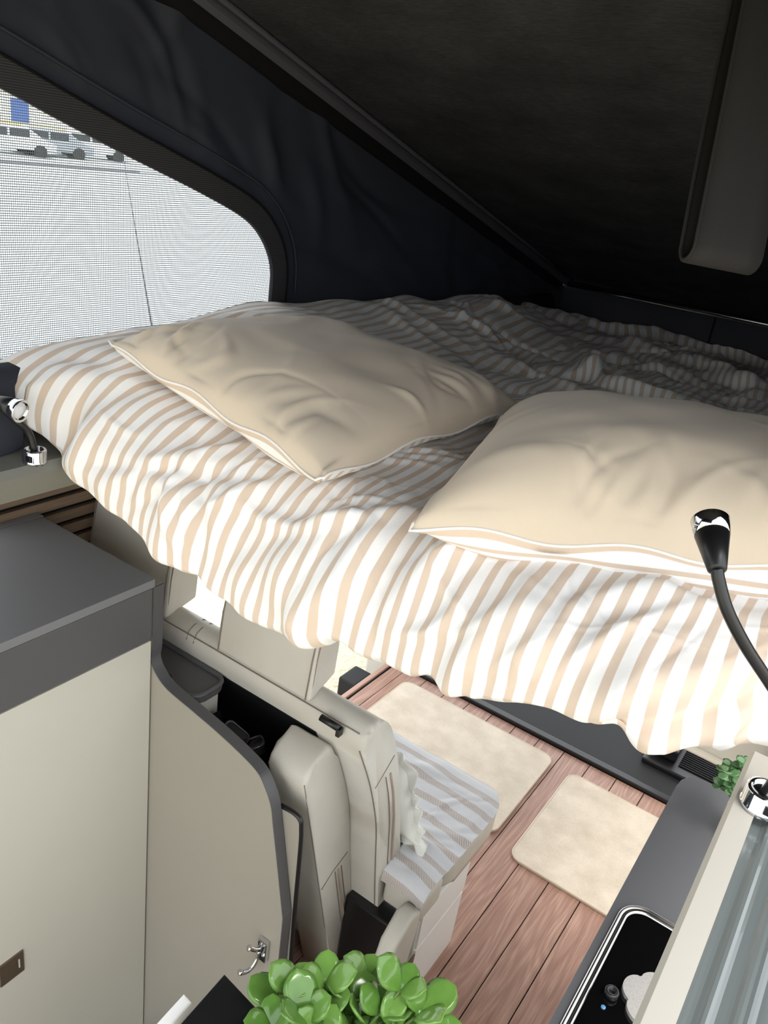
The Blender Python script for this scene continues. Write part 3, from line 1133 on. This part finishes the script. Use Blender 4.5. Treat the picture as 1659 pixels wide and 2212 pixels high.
def headrest(x0, x1):
    """wedge headrest: flat back, sides tapering to the front"""
    zb = 1.037
    pr = [(1.168, zb), (1.178, zb + 0.10), (1.200, zb + 0.22), (1.222, zb + 0.25), (1.255, zb + 0.24), (1.285, zb + 0.18), (1.302, zb + 0.08), (1.294, zb)]
    bm = bmesh.new()
    rings = []
    for X, k in ((x0, 0.0), (x0, 1.0)):
        pass
    A = [bm.verts.new((x0 + 0.028 * max(0, (p[0] - 1.168) / 0.13), p[0], p[1])) for p in pr]
    B = [bm.verts.new((x1 - 0.028 * max(0, (p[0] - 1.168) / 0.13), p[0], p[1])) for p in pr]
    n = len(pr)
    bm.faces.new(A)
    bm.faces.new(B[::-1])
    for i in range(n):
        bm.faces.new((A[i], B[i], B[(i + 1) % n], A[(i + 1) % n]))
    bmesh.ops.recalc_face_normals(bm, faces=bm.faces)
    bmesh.ops.bevel(bm, geom=bm.edges[:], offset=0.010, segments=4, affect='EDGES', profile=0.55)
    h = put('headrest', bm_mesh(bm), LEATHER, bs, True)
    for X in (x0 + 0.012, x1 - 0.012):
        tube('seam', [(X, p[0] - 0.002, p[1] + 0.004) for p in pr[:3]], 0.0014, STITCH, h, 6)
    tube('seam', [(x1 - 0.004, p[0] + 0.006, p[1] + 0.004) for p in pr[:3]], 0.0014, STITCH, h, 6)
    for X in (x0 + 0.08, x1 - 0.08):
        tube('post', [(X, 1.23, 1.02), (X, 1.23, 1.07)], 0.006, CHROME, h, 10)
    return h


headrest(-1.122, -0.832)
headrest(-1.600, -1.290)
# hinged upright bolster at the aisle end of the gap behind the backrest
BX0, BX1 = -0.880, -0.768


def bol_y(z):
    return 1.093 + (0.915 - z) * 0.285


pr = [(bol_y(.02), .004), (bol_y(.3), .3), (bol_y(.5), .5), (bol_y(.7), .7), (bol_y(.84), .84), (bol_y(.895), .888), (bol_y(.91) + 0.012, .912), (bol_y(.91) + 0.035, .930), (back_y(.955) - 0.018, .955), (back_y(.945) - 0.004, .942), (back_y(.9) - 0.003, .90)]
pr += [(back_y(z) - 0.003, z) for z in (.8, .7, .6, .5, .4, .33)] + [(1.44, .004)]
bol = put('side_bolster', prism_me(pr, 'x', BX0, BX1, 0.013, 4), LEATHER, bs, True)
tube('seam', [(BX1 - 0.004, bol_y(z) + 0.001, z) for z in np.linspace(.89, .05, 12)], 0.0014, STITCH, bol, 6)
tube('cross_seam', [(BX1 + 0.0008, bol_y(.475) + 0.004, .472), (BX1 + 0.0008, bol_y(.5) + 0.05, .500), (BX1 + 0.0008, back_y(.52) - 0.015, .522)], 0.0012, STITCH, bol, 6)
zq = [(BX1 + 0.0012, bol_y(z) + 0.072, z) for z in np.linspace(.49, .03, 12)]
tube('zip', zq, 0.0042, ZIP, bol, 8, False, 0.6)
for dy in (-0.012, 0.014):
    tube('zip_seam', [(p[0], p[1] + dy, p[2]) for p in zq], 0.0013, STITCH, bol, 6)
hg = tube('hinge', [on_z(693, 1549, 1.032), on_z(733, 1574, 1.026)], 0.0080, BLACKP, bs, 14)
hq = on_z(733, 1574, 1.026)
box('hinge_leaf', hq[0] - 0.004, hq[0] + 0.006, hq[1] - 0.008, hq[1] + 0.008, 1.008, 1.028, BLACKP, hg, 0.002)
# seat: white base, cushion, side flap, recliner bracket
base = box('base_box', -1.58, -0.57, 1.405, 1.672, 0.0, 0.372, WHITEL, bs, 0.004)
box('side_panel', -0.5705, -0.564, 1.41, 1.664, 0.03, 0.236, WHITEL, base, 0.0015)
box('side_panel', -0.5705, -0.564, 1.41, 1.668, 0.243, 0.366, WHITEL, base, 0.0015)
tag(box('base_latch', -0.5645, -0.561, 1.362, 1.402, 0.206, 0.236, BRONZE, base, 0.001), 'small bronze latch')
cush = [(1.462, 0.374), (1.735, 0.374), (1.762, 0.395), (1.765, 0.44), (1.75, 0.466), (1.70, 0.474), (1.462, 0.462)]
put('seat_cushion', prism_me(round_rect(-1.58, -0.556, 1.462, 1.838, 0.085, 8), 'z', 0.382, 0.470, 0.02, 4), LEATHER, bs, True)
box('cushion_end', -0.672, -0.556, 1.366, 1.475, 0.382, 0.462, LEATHER, bs, 0.014, 3, True)
box('seat_plinth', -1.56, -0.562, 1.46, 1.715, 0.366, 0.380, WHITEL, bs, 0.003)
fl = [(1.252, .415), (1.235, .36), (1.245, .255), (1.275, .195), (1.305, .205), (1.335, .29), (1.355, .39), (1.362, .445), (1.315, .462)]
put('side_flap', prism_me(fl, 'x', -0.600, -0.552, 0.012, 4), LEATHER, bs, True)
br = box('recliner_bracket', -0.765, -0.592, 1.345, 1.402, 0.004, 0.345, BLACKP, bs, 0.006)
for zz in (.145, .10):
    lathe('bolt', [(0.008, 0), (0.008, 0.006), (0.003, 0.008)], (-0.70, 1.345, zz), (0.2, -1, 0.1), STEEL, br, 10)
# belt buckles in the gap behind the backrest
for k, (bx, by, bz, tw) in enumerate(((-1.000, 1.122, 0.880, 0.25), (-0.955, 1.132, 0.862, 0.9))):
    b = put('belt_buckle', prism_me(round_rect(-0.034, 0.034, -0.02, 0.02, 0.012, 5), 'z', -0.012, 0.012, 0.004, 3), BLACKP, bs, True)
    m = Matrix.Translation((bx, by, bz)) @ Matrix.Rotation(0.5 * (1 - 2 * k), 4, 'Y') @ Matrix.Rotation(tw, 4, 'Z') @ Matrix.Rotation(0.35, 4, 'X')
    b.data.transform(m)
    me = tube_me([(p[0], p[1], 0.012) for p in round_rect(-0.032, 0.032, -0.018, 0.018, 0.012, 5)], 0.0028, 8, True)
    me.transform(m)
    put('buckle_rim', me, simple('glossy_black', (52, 52, 55), 0.12, coat=0.5), b, True)
tube('belt_strap', smooth_path([(-1.07, 1.13, 0.90), (-1.05, 1.13, 0.86), (-1.02, 1.13, 0.82), (-0.98, 1.14, 0.78)], 6), 0.014, BLACKM, bs, 8, False, 0.3)

# ------------------------------------------------------------------ blanket and frilled cushion on the seat
nx_, ny_ = 150, 120
Xb = np.linspace(-1.08, -0.562, nx_)
sb = np.linspace(0, 1, ny_)
PB = np.zeros((nx_, ny_, 3))
UVb = np.zeros((nx_, ny_, 2))
bl_path = smooth_path([(1.362, .455), (1.372, .484), (1.41, .497), (1.47, .488), (1.58, .484), (1.70, .484), (1.80, .483), (1.838, .474), (1.853, .45), (1.855, .40), (1.853, .33)], 10)
bl_path = np.array(bl_path)
bl_s = np.concatenate([[0], np.cumsum(np.linalg.norm(np.diff(bl_path, axis=0), axis=1))])
for j in range(ny_):
    q = sb[j] * bl_s[-1]
    PB[:, j, 0] = Xb
    PB[:, j, 1] = np.interp(q, bl_s, bl_path[:, 0])
    PB[:, j, 2] = np.interp(q, bl_s, bl_path[:, 1])
    rr0, yy0 = 0.10, float(np.interp(q, bl_s, bl_path[:, 0]))
    ov = min(max(0.0, yy0 - (1.850 - rr0)), rr0)
    xm = -0.553 - (rr0 - math.sqrt(max(0, rr0 * rr0 - ov * ov)))
    PB[:, j, 0] = -1.08 + (Xb + 1.08) / (0.518) * (xm + 1.08)
    UVb[:, j, 0] = Xb
    UVb[:, j, 1] = q
Hb = folds(UVb[..., 0], UVb[..., 1], 30, (-1.0, -0.58, 0, 0.45), (0.5, 0.5), (0.06, 0.16), (0.010, 0.025), (0.002, 0.006), np.random.default_rng(4))
Hb = np.abs(Hb) + 0.002
Nb = normals(PB)
if Nb[..., 2].mean() < 0:
    Nb = -Nb
PB = PB + Nb * Hb[..., None]
# near edge slumps over the aisle side
kk = np.clip((PB[..., 0] + 0.62) / 0.058, 0, 1)
PB[..., 2] -= 0.012 * kk ** 2
PB[..., 1] = np.where(PB[..., 0] < XE - 0.002, np.maximum(PB[..., 1], 1.458), PB[..., 1])
warp = 0.02 * vnoise(UVb[..., 0] * 6, UVb[..., 1] * 6, 5)
UVb[..., 1] += warp
blk = thing('blanket', 'grey white blanket with brown twill bands on the bench', 'blanket', (-0.85, 1.6, 0.48))
put('throw', grid_me(PB, UVb), BLANKET, blk)

fc = thing('frilled_cushion', 'white cushion with frilled edge leaning against the backrest', 'cushion', (-0.85, 1.46, 0.5))
n = 60
u = np.linspace(-1, 1, n)
A, B = np.meshgrid(u, u, indexing='ij')
hh = ((1 - A ** 4) * (1 - B ** 4)) ** 0.5
o0 = np.array([-0.838, 1.530, 0.585])
ax_u = np.array([0.145, -0.03, 0.0])
ax_v = np.array([-0.055, 0.030, 0.075])
nrm = np.cross(ax_v, ax_u)
nrm = nrm / np.linalg.norm(nrm)
for sgn, nm in ((1, 'front_cover'), (-1, 'back_cover')):
    Pp = o0 + A[..., None] * ax_u + B[..., None] * ax_v + (sgn * 0.045 * hh)[..., None] * nrm
    put(nm, grid_me(Pp), WHITECLOTH, fc)
loop = [(a, -1) for a in np.linspace(-1, 1, 50)] + [(1, b) for b in np.linspace(-1, 1, 50)[1:]] + [(a, 1) for a in np.linspace(1, -1, 50)[1:]] + [(-1, b) for b in np.linspace(1, -1, 50)[1:-1]]
FR = np.zeros((len(loop) + 1, 6, 3))
for i in range(len(loop) + 1):
    a, b = loop[i % len(loop)]
    p = o0 + a * ax_u * 0.97 + b * ax_v * 0.97
    d = a ** 3 * ax_u / np.linalg.norm(ax_u) + b ** 3 * ax_v / np.linalg.norm(ax_v)
    d = d / np.linalg.norm(d)
    for k in range(6):
        f = k / 5
        FR[i, k] = p + d * 0.030 * f + nrm * 0.013 * f * math.sin(i * 0.62 + 0.7 * math.sin(i * 0.31))
fo = put('frill', grid_me(FR), WHITECLOTH, fc)
md = fo.modifiers.new('thick', 'SOLIDIFY')
md.thickness = 0.002


# ================================================================== FLOOR MATS
def rug(label, x0, x1, y0, y1):
    o = thing('rug', label, 'rug', ((x0 + x1) / 2, (y0 + y1) / 2, 0), 'beige plush mats on the floor')
    put('pile', prism_me(round_rect(x0, x1, y0, y1, 0.045, 8), 'z', 0.001, 0.012, 0.004, 2), RUG, o)
    tube('stitched_edge', [(p[0], p[1], 0.009) for p in round_rect(x0 + 0.002, x1 - 0.002, y0 + 0.002, y1 - 0.002, 0.043, 8)], 0.0042, simple('rug_edge', (204, 188, 168), 0.95), o, 6, True)


rug('beige plush mat half under the kitchen counter', -0.585, -0.14, 2.098, 2.655)
rug('beige plush mat lying beyond the bench seat', -1.40, -0.668, 2.145, 2.685)

# black cab floor with a ribbed step
cf = thing('cab_floor_mat', 'black rubber cab floor mat beyond the wooden floor', 'floor mat', (-0.5, 3.2, 0))
box('mat', -1.52, 0.55, 2.768, 4.0, -0.05, 0.012, RUBBER, cf, 0.006)
box('mat_lip', -1.52, 0.55, 2.766, 2.80, 0.0, 0.018, BLACKP, cf, 0.004)
stp = thing('ribbed_step', 'black ribbed plastic step on the cab floor', 'step', (-0.1, 3.05, 0.012))
sx0, sy0 = -0.385, 2.925
box('block', sx0, 0.30, sy0, 3.15, 0.0125, 0.036, BLACKP, stp, 0.006)
box('riser', sx0 + 0.01, -0.265, sy0 + 0.06, 3.15, 0.037, 0.09, BLACKP, stp, 0.006)
for k in range(11):
    yy = sy0 + 0.055 + k * 0.0145
    box('rib', -0.25, 0.28, yy, yy + 0.007, 0.037, 0.042, RUBBER, stp, 0.001, 1)
dp = thing('cab_door_panel', 'cream cab door panel behind the small potted plant', 'door panel', (-0.05, 2.98, 0.0))
box('panel', -0.30, 0.4, 2.965, 3.0, 0.155, 0.62, CREAM, dp, 0.008, 3)
box('support', 0.12, 0.30, 2.97, 2.995, 0.043, 0.154, BLACKP, dp, 0.004)
tube('sill_strip', [(-0.02, 2.956, 0.178), (0.4, 2.956, 0.178)], 0.007, STEEL, dp, 10)
tube('belt_webbing', smooth_path([(-0.28, 2.945, 0.165), (-0.15, 2.945, 0.163), (-0.04, 2.942, 0.158), (0.02, 2.935, 0.135), (0.05, 2.925, 0.09)], 6), 0.024, NETTING, dp, 12, False, 0.4)
box('dark_pillar', 0.055, 0.12, 2.90, 2.95, 0.043, 0.8, BLACKP, dp, 0.01)

# ================================================================== KITCHEN COUNTER ON THE RIGHT
kc = thing('kitchen_cabinet', 'kitchen cabinet carrying the dark counter with the hob', 'cabinet', (0.2, 0.9, 0))
box('rear_carcass', -0.10, 0.55, 0.0, 1.085, RZ, 0.872, CREAM, kc, 0.003)
box('carcass', -0.10, 0.55, 1.10, 1.70, 0.0, 0.872, CREAM, kc, 0.003)
CZ = 0.90
kt = thing('kitchen_counter', 'dark grey kitchen counter with rounded corner over the aisle', 'counter', (0.2, 0.9, CZ))
put('slab', prism_me([(-0.131, 0.0), (0.55, 0.0), (0.55, 1.80), (-0.085, 1.757), (-0.104, 1.750), (-0.118, 1.738), (-0.127, 1.72), (-0.131, 1.69)], 'z', 0.874, CZ, 0.0015, 1), COUNTER, kt)
hb = thing('hob', 'black glass hob with chrome rim set in the counter', 'hob', (0.05, 1.0, CZ))
rr = round_rect(-0.116, 0.30, 0.62, 1.292, 0.050, 10)
r2 = round_rect(-0.098, 0.282, 0.638, 1.274, 0.034, 10)
prism('glass', r2, 'z', CZ + 0.0005, CZ + 0.003, GLASSBLK, hb)
n = len(rr)
prf = [(0.0, 0.0005), (0.06, 0.005), (0.30, 0.0068), (0.42, 0.0042), (0.60, 0.0042), (0.72, 0.0072), (0.94, 0.0055), (1.0, 0.002)]
R_ = np.zeros((n + 1, len(prf), 3))
for i in range(n + 1):
    a, b = np.array(rr[i % n]), np.array(r2[i % n])
    for k, (f, h) in enumerate(prf):
        q = a + (b - a) * f
        R_[i, k] = (q[0], q[1], CZ + h)
put('chrome_rim', grid_me(R_), STEEL, hb)
kb = on_z(1322, 2142, CZ + 0.012)
lathe('knob', [(0.012, -0.008), (0.0125, 0.0), (0.011, 0.003), (0.0065, 0.003), (0.006, -0.004)], kb, (0, 0, 1), BLACKP, hb, 24)
ig = on_z(1303, 2176, CZ + 0.003)
lathe('indicator_dot', [(0.004, 0), (0.004, 0.0015), (0.002, 0.002)], ig, (0, 0, 1), simple('blue_dot', (90, 140, 190), 0.4), hb, 14)

# felt flower trivet
fcen = on_z(1418, 2165, CZ + 0.012)
outl = []
for k in range(160):
    a = 2 * math.pi * k / 160
    rr_ = 0.050 + 0.012 * abs(math.cos(2.5 * (a - 0.55))) ** 0.6 - 0.004
    outl.append((fcen[0] + rr_ * math.cos(a), fcen[1] + rr_ * math.sin(a)))
fl_ = put('felt_trivet', prism_me(outl, 'z', CZ + 0.0032, CZ + 0.0112, 0.0015, 2), GREYFELT)
tag(fl_, 'grey felt flower shaped trivet lying on the black hob', 'trivet')


# ------------------------------------------------------------------ leaves
def leaf_me(L, W, T, cup=0.15, tip=0.55, n=9, m=6):
    """obovate thick leaf along +Y from the origin, face +Z"""
    vs, fs = [], []
    rows = []
    for i in range(n + 1):
        t = i / n
        w = W * (math.sin(math.pi * min(1, t ** 1.35)) ** tip if 0 < t < 1 else 0.0)
        w = max(w, W * 0.07 if t < 0.1 else 0.0)
        row = []
        for s_ in (1, -1):
            for j in range(m + 1):
                q = -1 + 2 * j / m
                xx = q * w
                zz = cup * (abs(q) ** 2) * w + s_ * T * 0.5 * math.sqrt(max(0, 1 - q * q)) * (0.25 + 0.75 * math.sin(math.pi * min(t, .98)) ** 0.5)
                zz += -0.10 * L * t * t
                row.append(len(vs))
                vs.append((xx, t * L, zz))
        rows.append(row)
    k = m + 1
    for i in range(n):
        a, b = rows[i], rows[i + 1]
        for j in range(m):
            fs.append((a[j], a[j + 1], b[j + 1], b[j]))
            fs.append((a[k + j + 1], a[k + j], b[k + j], b[k + j + 1]))
    me = mesh(vs, fs)
    bm = bmesh.new()
    bm.from_mesh(me)
    bmesh.ops.remove_doubles(bm, verts=bm.verts, dist=1e-5)
    bmesh.ops.recalc_face_normals(bm, faces=bm.faces)
    bm.to_mesh(me)
    bm.free()
    me.polygons.foreach_set('use_smooth', [True] * len(me.polygons))
    return me


def place_leaf(parent, me, base, dirv, nrm, scale=1.0):
    d = Vector(dirv).normalized()
    n_ = Vector(nrm)
    n_ = (n_ - d * n_.dot(d)).normalized()
    s_ = d.cross(n_)
    m = Matrix((s_, d, n_)).transposed().to_4x4()
    o = bpy.data.objects.new('leaf', me)
    C.objects.link(o)
    o.parent = parent
    o.matrix_parent_inverse = Matrix.Identity(4)
    o.matrix_basis = Matrix.Translation(Vector(base) - Vector(parent_loc(parent))) @ m @ Matrix.Scale(scale, 4)
    return o


# small plant at the far end of the counter
pp = on_z(1598, 1780, CZ)
pp = np.array([0.022, 1.625, CZ])
sp_ = thing('potted_plant', 'small artificial plant in a white ribbed pot on the counter', 'plant', tuple(pp))
pot = put('pot', lathe_me([(0.026, 0.001), (0.033, 0.012), (0.030, 0.020), (0.036, 0.030), (0.033, 0.038), (0.039, 0.048), (0.036, 0.056), (0.041, 0.066), (0.041, 0.072), (0.037, 0.072), (0.035, 0.064)], pp, (0, 0, 1), 40), POT, sp_, True)
em = leaf_me(0.024, 0.010, 0.0012, 0.2, 0.6, 6, 4)
em.materials.append(EUCA)
re_ = random.Random(5)
for k in range(17):
    a = re_.uniform(0, 2 * math.pi)
    if k < 12:
        a = re_.uniform(2.2, 4.1)
    rad = re_.uniform(0.03, 0.085)
    tip = pp + np.array([rad * math.cos(a), rad * math.sin(a), re_.uniform(0.10, 0.165)])
    root = pp + np.array([0.012 * math.cos(a), 0.012 * math.sin(a), 0.066])
    midp = (root + tip) / 2 + np.array([0, 0, 0.014])
    path = smooth_path([root, midp, tip], 5)
    tube('stem', path, 0.0011, STEM, sp_, 5)
    for q in (4, 6, 8, 9, 10):
        p = path[q]
        for s_ in (0, math.pi):
            b_ = a + s_ * 0.8 + re_.uniform(-0.6, 0.6) + 0.8 * q
            dv_ = (math.cos(b_), math.sin(b_), re_.uniform(-0.1, 0.7))
            place_leaf(sp_, em, p, dv_, (0.1 * re_.uniform(-1, 1), -0.3, 1), re_.uniform(0.75, 1.15))

# grey glossy lid on the right ledge
gl = thing('sliding_cover', 'grey glossy ribbed cover beside the cream ledge', 'cover', (0.1, 0.45, lz))
pr = []
for k in range(60):
    X = 0.0168 + k * 0.0028
    h = lz - 0.010 - 0.0015 * math.sin((X - 0.018) / 0.0185 * 2.2) ** 2
    for (cx, w, a) in ((0.032, 0.0045, 0.004), (0.052, 0.003, 0.004), (0.058, 0.003, 0.005), (0.085, 0.006, 0.005)):
        h += a * math.exp(-((X - cx) / w) ** 2)
    pr.append((X, h))
pr = pr + [(pr[-1][0], lz - 0.03), (pr[0][0], lz - 0.03)]
put('sheet', prism_me(pr, 'y', 0.1, 0.83), GREYGLOSS, gl, False)

# ================================================================== FOREGROUND PLANT AND BOXES
SHZ = 1.30
shelf = thing('rear_shelf', 'narrow rear shelf holding the succulent and the dark box', 'shelf', (-0.25, 0.3, SHZ))
box('board', -0.40, -0.14, 0.18, 0.375, SHZ - 0.02, SHZ, TAUPE, shelf, 0.003)
box('upright', -0.33, -0.17, 0.20, 0.36, RZ, SHZ - 0.021, CREAM, shelf, 0.003)
fp = at_d(742, 2330, 0.72)
fp = np.array([-0.205, 0.365, SHZ])
sc = thing('succulent', 'glossy green succulent plant in the near foreground', 'plant', tuple(fp))
put('pot', lathe_me([(0.028, 0.001), (0.036, 0.05), (0.040, 0.085), (0.037, 0.085), (0.035, 0.075)], fp, (0, 0, 1), 32), POT, sc, True)
put('soil', lathe_me([(0.036, 0.070), (0.034, 0.078), (0.01, 0.080)], fp, (0, 0, 1), 24), SOIL, sc, True)
sm = [leaf_me(0.036, 0.0140, 0.0046, 0.16, 0.58), leaf_me(0.031, 0.0135, 0.0046, 0.26, 0.52)]
for m_ in sm:
    m_.materials.append(SUCC)
rs = random.Random(12)
tips = [(700, 2120), (790, 2110), (865, 2130), (640, 2140), (600, 2170), (905, 2180), (840, 2180), (740, 2150), (660, 2190), (780, 2190), (720, 2205), (590, 2215), (880, 2225), (820, 2235), (690, 2240), (760, 2250), (630, 2240), (930, 2240)]
for k, (px_, py_) in enumerate(tips):
    top = at_d(px_, py_ + 10, 0.715 + 0.02 * math.sin(k * 2.1) - 0.0001 * (py_ - 2100))
    root = fp + np.array([rs.uniform(-.015, .015), rs.uniform(-.015, .015), 0.078])
    path = smooth_path([root, root * 0.45 + top * 0.55 + np.array([0, 0, 0.012]), top], 6)
    tube('stem', path, 0.0016, STEM, sc, 6)
    outd = top - (fp + np.array([0, 0, 0.09]))
    outd /= np.linalg.norm(outd)
    for q, cnt in ((12, 3), (9, 2), (6, 2)):
        p = path[q]
        for c in range(cnt):
            b_ = k * 1.9 + c * 2 * math.pi / cnt + q * 0.7
            dv_ = np.array([math.cos(b_), math.sin(b_), 0.35 + rs.uniform(-0.2, 0.4)]) + outd * 0.8
            nn_ = np.array([-0.4 * math.cos(b_), -0.4 * math.sin(b_), 1.0]) + np.array([0.1, -0.35, 0.15])
            place_leaf(sc, sm[(k + c) % 2], p, dv_, nn_, rs.uniform(0.75, 1.1) * (1.0 if q > 6 else 0.85))

# dark box and white box stacked beside the plant
c0 = on_z(485, 2103, 1.43)
c1 = on_z(556, 2178, 1.43)
c3 = on_z(380, 2222, 1.43)
c2 = c1 + (c3 - c0)
pts = [c0[:2], c1[:2], c2[:2], c3[:2]]
bb = thing('dark_box', 'matt black box beside the green succulent, taupe side', 'box', (c0[0], c0[1], 1.3))
put('lid', prism_me([tuple(p) for p in pts], 'z', 1.405, 1.43, 0.0015, 1), BLACKM, bb)
cen = sum(np.array(p) for p in pts) / 4
put('body', prism_me([tuple(cen + (np.array(p) - cen) * 0.985) for p in pts], 'z', SHZ + 0.001, 1.4045, 0.001, 1), TAUPE, bb)
d0 = on_z(418, 2168, 1.41)
e1 = (c1 - c0) / np.linalg.norm(c1 - c0)
e2 = (c3 - c0) / np.linalg.norm(c3 - c0)
wp = [d0[:2], (d0 + e1 * 0.012)[:2], (d0 + e1 * 0.012 + e2 * 0.10)[:2], (d0 + e2 * 0.10)[:2]]

wb = thing('white_box', 'white box tucked against the black box at lower left', 'box', (d0[0], d0[1], SHZ))
put('carton', prism_me([tuple(np.array(p) - e1[:2] * 0.0145) for p in wp], 'z', SHZ + 0.001, 1.41, 0.003, 3), WHITEL, wb)
# hanging roof strap near the camera
st = thing('roof_strap', 'dark webbing strap loop hanging from the felt roof', 'strap', (-0.24, 0.95, 2.1))
tl = at_d(1602, -40, 0.90)
bl_ = at_d(1482, 560, 0.88)
brr = at_d(1622, 588, 0.90)
wdir = brr - bl_
Wd = np.linalg.norm(wdir)
wdir /= Wd
drop = bl_ - tl
sidev = np.cross(drop / np.linalg.norm(drop), wdir)
path = []
Lz = np.linalg.norm(drop)
dd = drop / Lz
for f in np.linspace(-0.06, Lz - 0.014, 16):
    path.append(tl + dd * f - sidev * (0.013 + 0.004 * math.sin(f * 9)))
for a in np.linspace(0, math.pi, 9)[1:-1]:
    path.append(tl + dd * (Lz - 0.014 + 0.014 * math.sin(a)) - sidev * 0.013 * math.cos(a))
for f in np.linspace(Lz - 0.014, -0.06, 16):
    path.append(tl + dd * f + sidev * 0.013)
SP = np.zeros((len(path), 5, 3))
for i, p in enumerate(path):
    for k in range(5):
        SP[i, k] = p + wdir * Wd * k / 4
so = put('webbing', grid_me(SP), WEB, st)
md = so.modifiers.new('thick', 'SOLIDIFY')
md.thickness = 0.003
for k in (0, 4):
    tube('woven_edge', [SP[i, k] for i in range(len(path))], 0.0024, WEB, st, 6)

# ================================================================== OUTSIDE
GZ = -0.6
g = struct(put('ground', box_me(-120, 60, -80, 120, GZ - 0.3, GZ - 0.06), DRYG))
gv = put('gravel_strip', box_me(-6.5, 20, -12, 20, GZ - 0.059, GZ), GRAVEL)
tag(gv, 'pale gravel on the ground outside the open door', 'gravel', kind='stuff')
pv = thing('concrete_apron', 'pale concrete apron of big slabs outside the mesh window', 'pavement', (-20, 10, GZ), kind='structure')
# one skew joint splits each bay
def jx(X):
    return 27.4 + (X + 33.9) * (8.8 - 27.4) / (33.9 - 10.34)


for xa, xb in ((-6.6, -18.6), (-18.7, -36.0), (-36.6, -56.0)):
    for side in (0, 1):
        if side == 0:
            ps = [(xa, -30), (xb, -30), (xb, jx(xb) - 0.015), (xa, jx(xa) - 0.015)]
        else:
            ps = [(xa, jx(xa) + 0.015), (xb, jx(xb) + 0.015), (xb, 70), (xa, 70)]
        put('slab', prism_me(ps, 'z', GZ - 0.058, GZ + 0.0, 0.01, 1), CONCRETE, pv)
put('joint_base', box_me(-57, -6.4, -31, 71, GZ - 0.0595, GZ - 0.0585), simple('joint_fill', (110, 112, 112), 0.9), pv)
kerb = put('kerb', box_me(-36.55, -36.05, -30, 30.0, GZ - 0.05, GZ + 0.10, 0.02), simple('kerb_stone', (120, 120, 126), 0.9), pv)


def car(label, loc, rz, m, s=1.0):
    o = thing('parked_car', label, 'car', loc, 'parked cars far outside')
    o.rotation_euler = (0, 0, rz)
    pr_ = [(-2.1, .35), (2.1, .35), (2.15, .75), (1.35, .92), (0.75, 1.42), (-1.2, 1.45), (-1.95, .98), (-2.15, .8)]
    b = prism_me([(a * s, c * s) for a, c in pr_], 'y', -0.85, 0.85, 0.08, 2)
    q = put('body', b, m)
    q.parent = o
    for x0, x1 in ((-1.35, -0.30), (-0.2, 0.78)):
        for yy in (-0.86, 0.80):
            w_ = put('window', box_me(x0, x1, yy, yy + 0.06, .95, 1.32, 0.02), TINT)
            w_.parent = o
    for x_ in (-1.35, 1.3):
        for yy in (-0.88, 0.70):
            w_ = put('wheel', lathe_me([(0.33, 0), (0.33, 0.18)], (x_, yy, .33), (0, 1, 0), 18), TYRE)
            w_.parent = o


for px_, m, rz, lab in ((22, CARW, 1.25, 'white car parked farthest left beyond the concrete apron'), (110, CARG, 1.2, 'grey car parked beside the white car beyond the apron'), (200, CARW, 1.15, 'white car parked nearest the dark window band')):
    p = on_z(px_, 330 + px_ * 0.06, GZ)
    car(lab, (p[0], p[1], GZ - 0.06), rz, m, 1.0)
bd = thing('harbour_shed', 'low pale shed with blue door far beyond parked cars', 'building', (-95, 55, GZ))
dB = on_z(40, 262, GZ)
ang = math.atan2(dB[1], dB[0])
for nm, x0, x1, y0, y1, z0, z1, m in (('wall', -0.5, 4, -14, 16, -0.06, 3.6, CARW), ('roof', -1.0, 4.5, -14.5, 16.5, 3.6, 4.0, CARG), ('door', -0.62, -0.5, -1.2, 0.8, 0, 2.8, BLUE), ('door', -0.62, -0.5, 5.0, 8.0, 0, 2.6, BLUE), ('window', -0.6, -0.5, -9, -6, 1.2, 2.4, TINT), ('window', -0.6, -0.5, 10, 13, 1.2, 2.4, TINT)):
    q = put(nm, box_me(x0, x1, y0, y1, z0, z1, 0.02), m)
    q.parent = bd
bd.location = (dB[0], dB[1], GZ - 0.3)
bd.rotation_euler = (0, 0, ang)
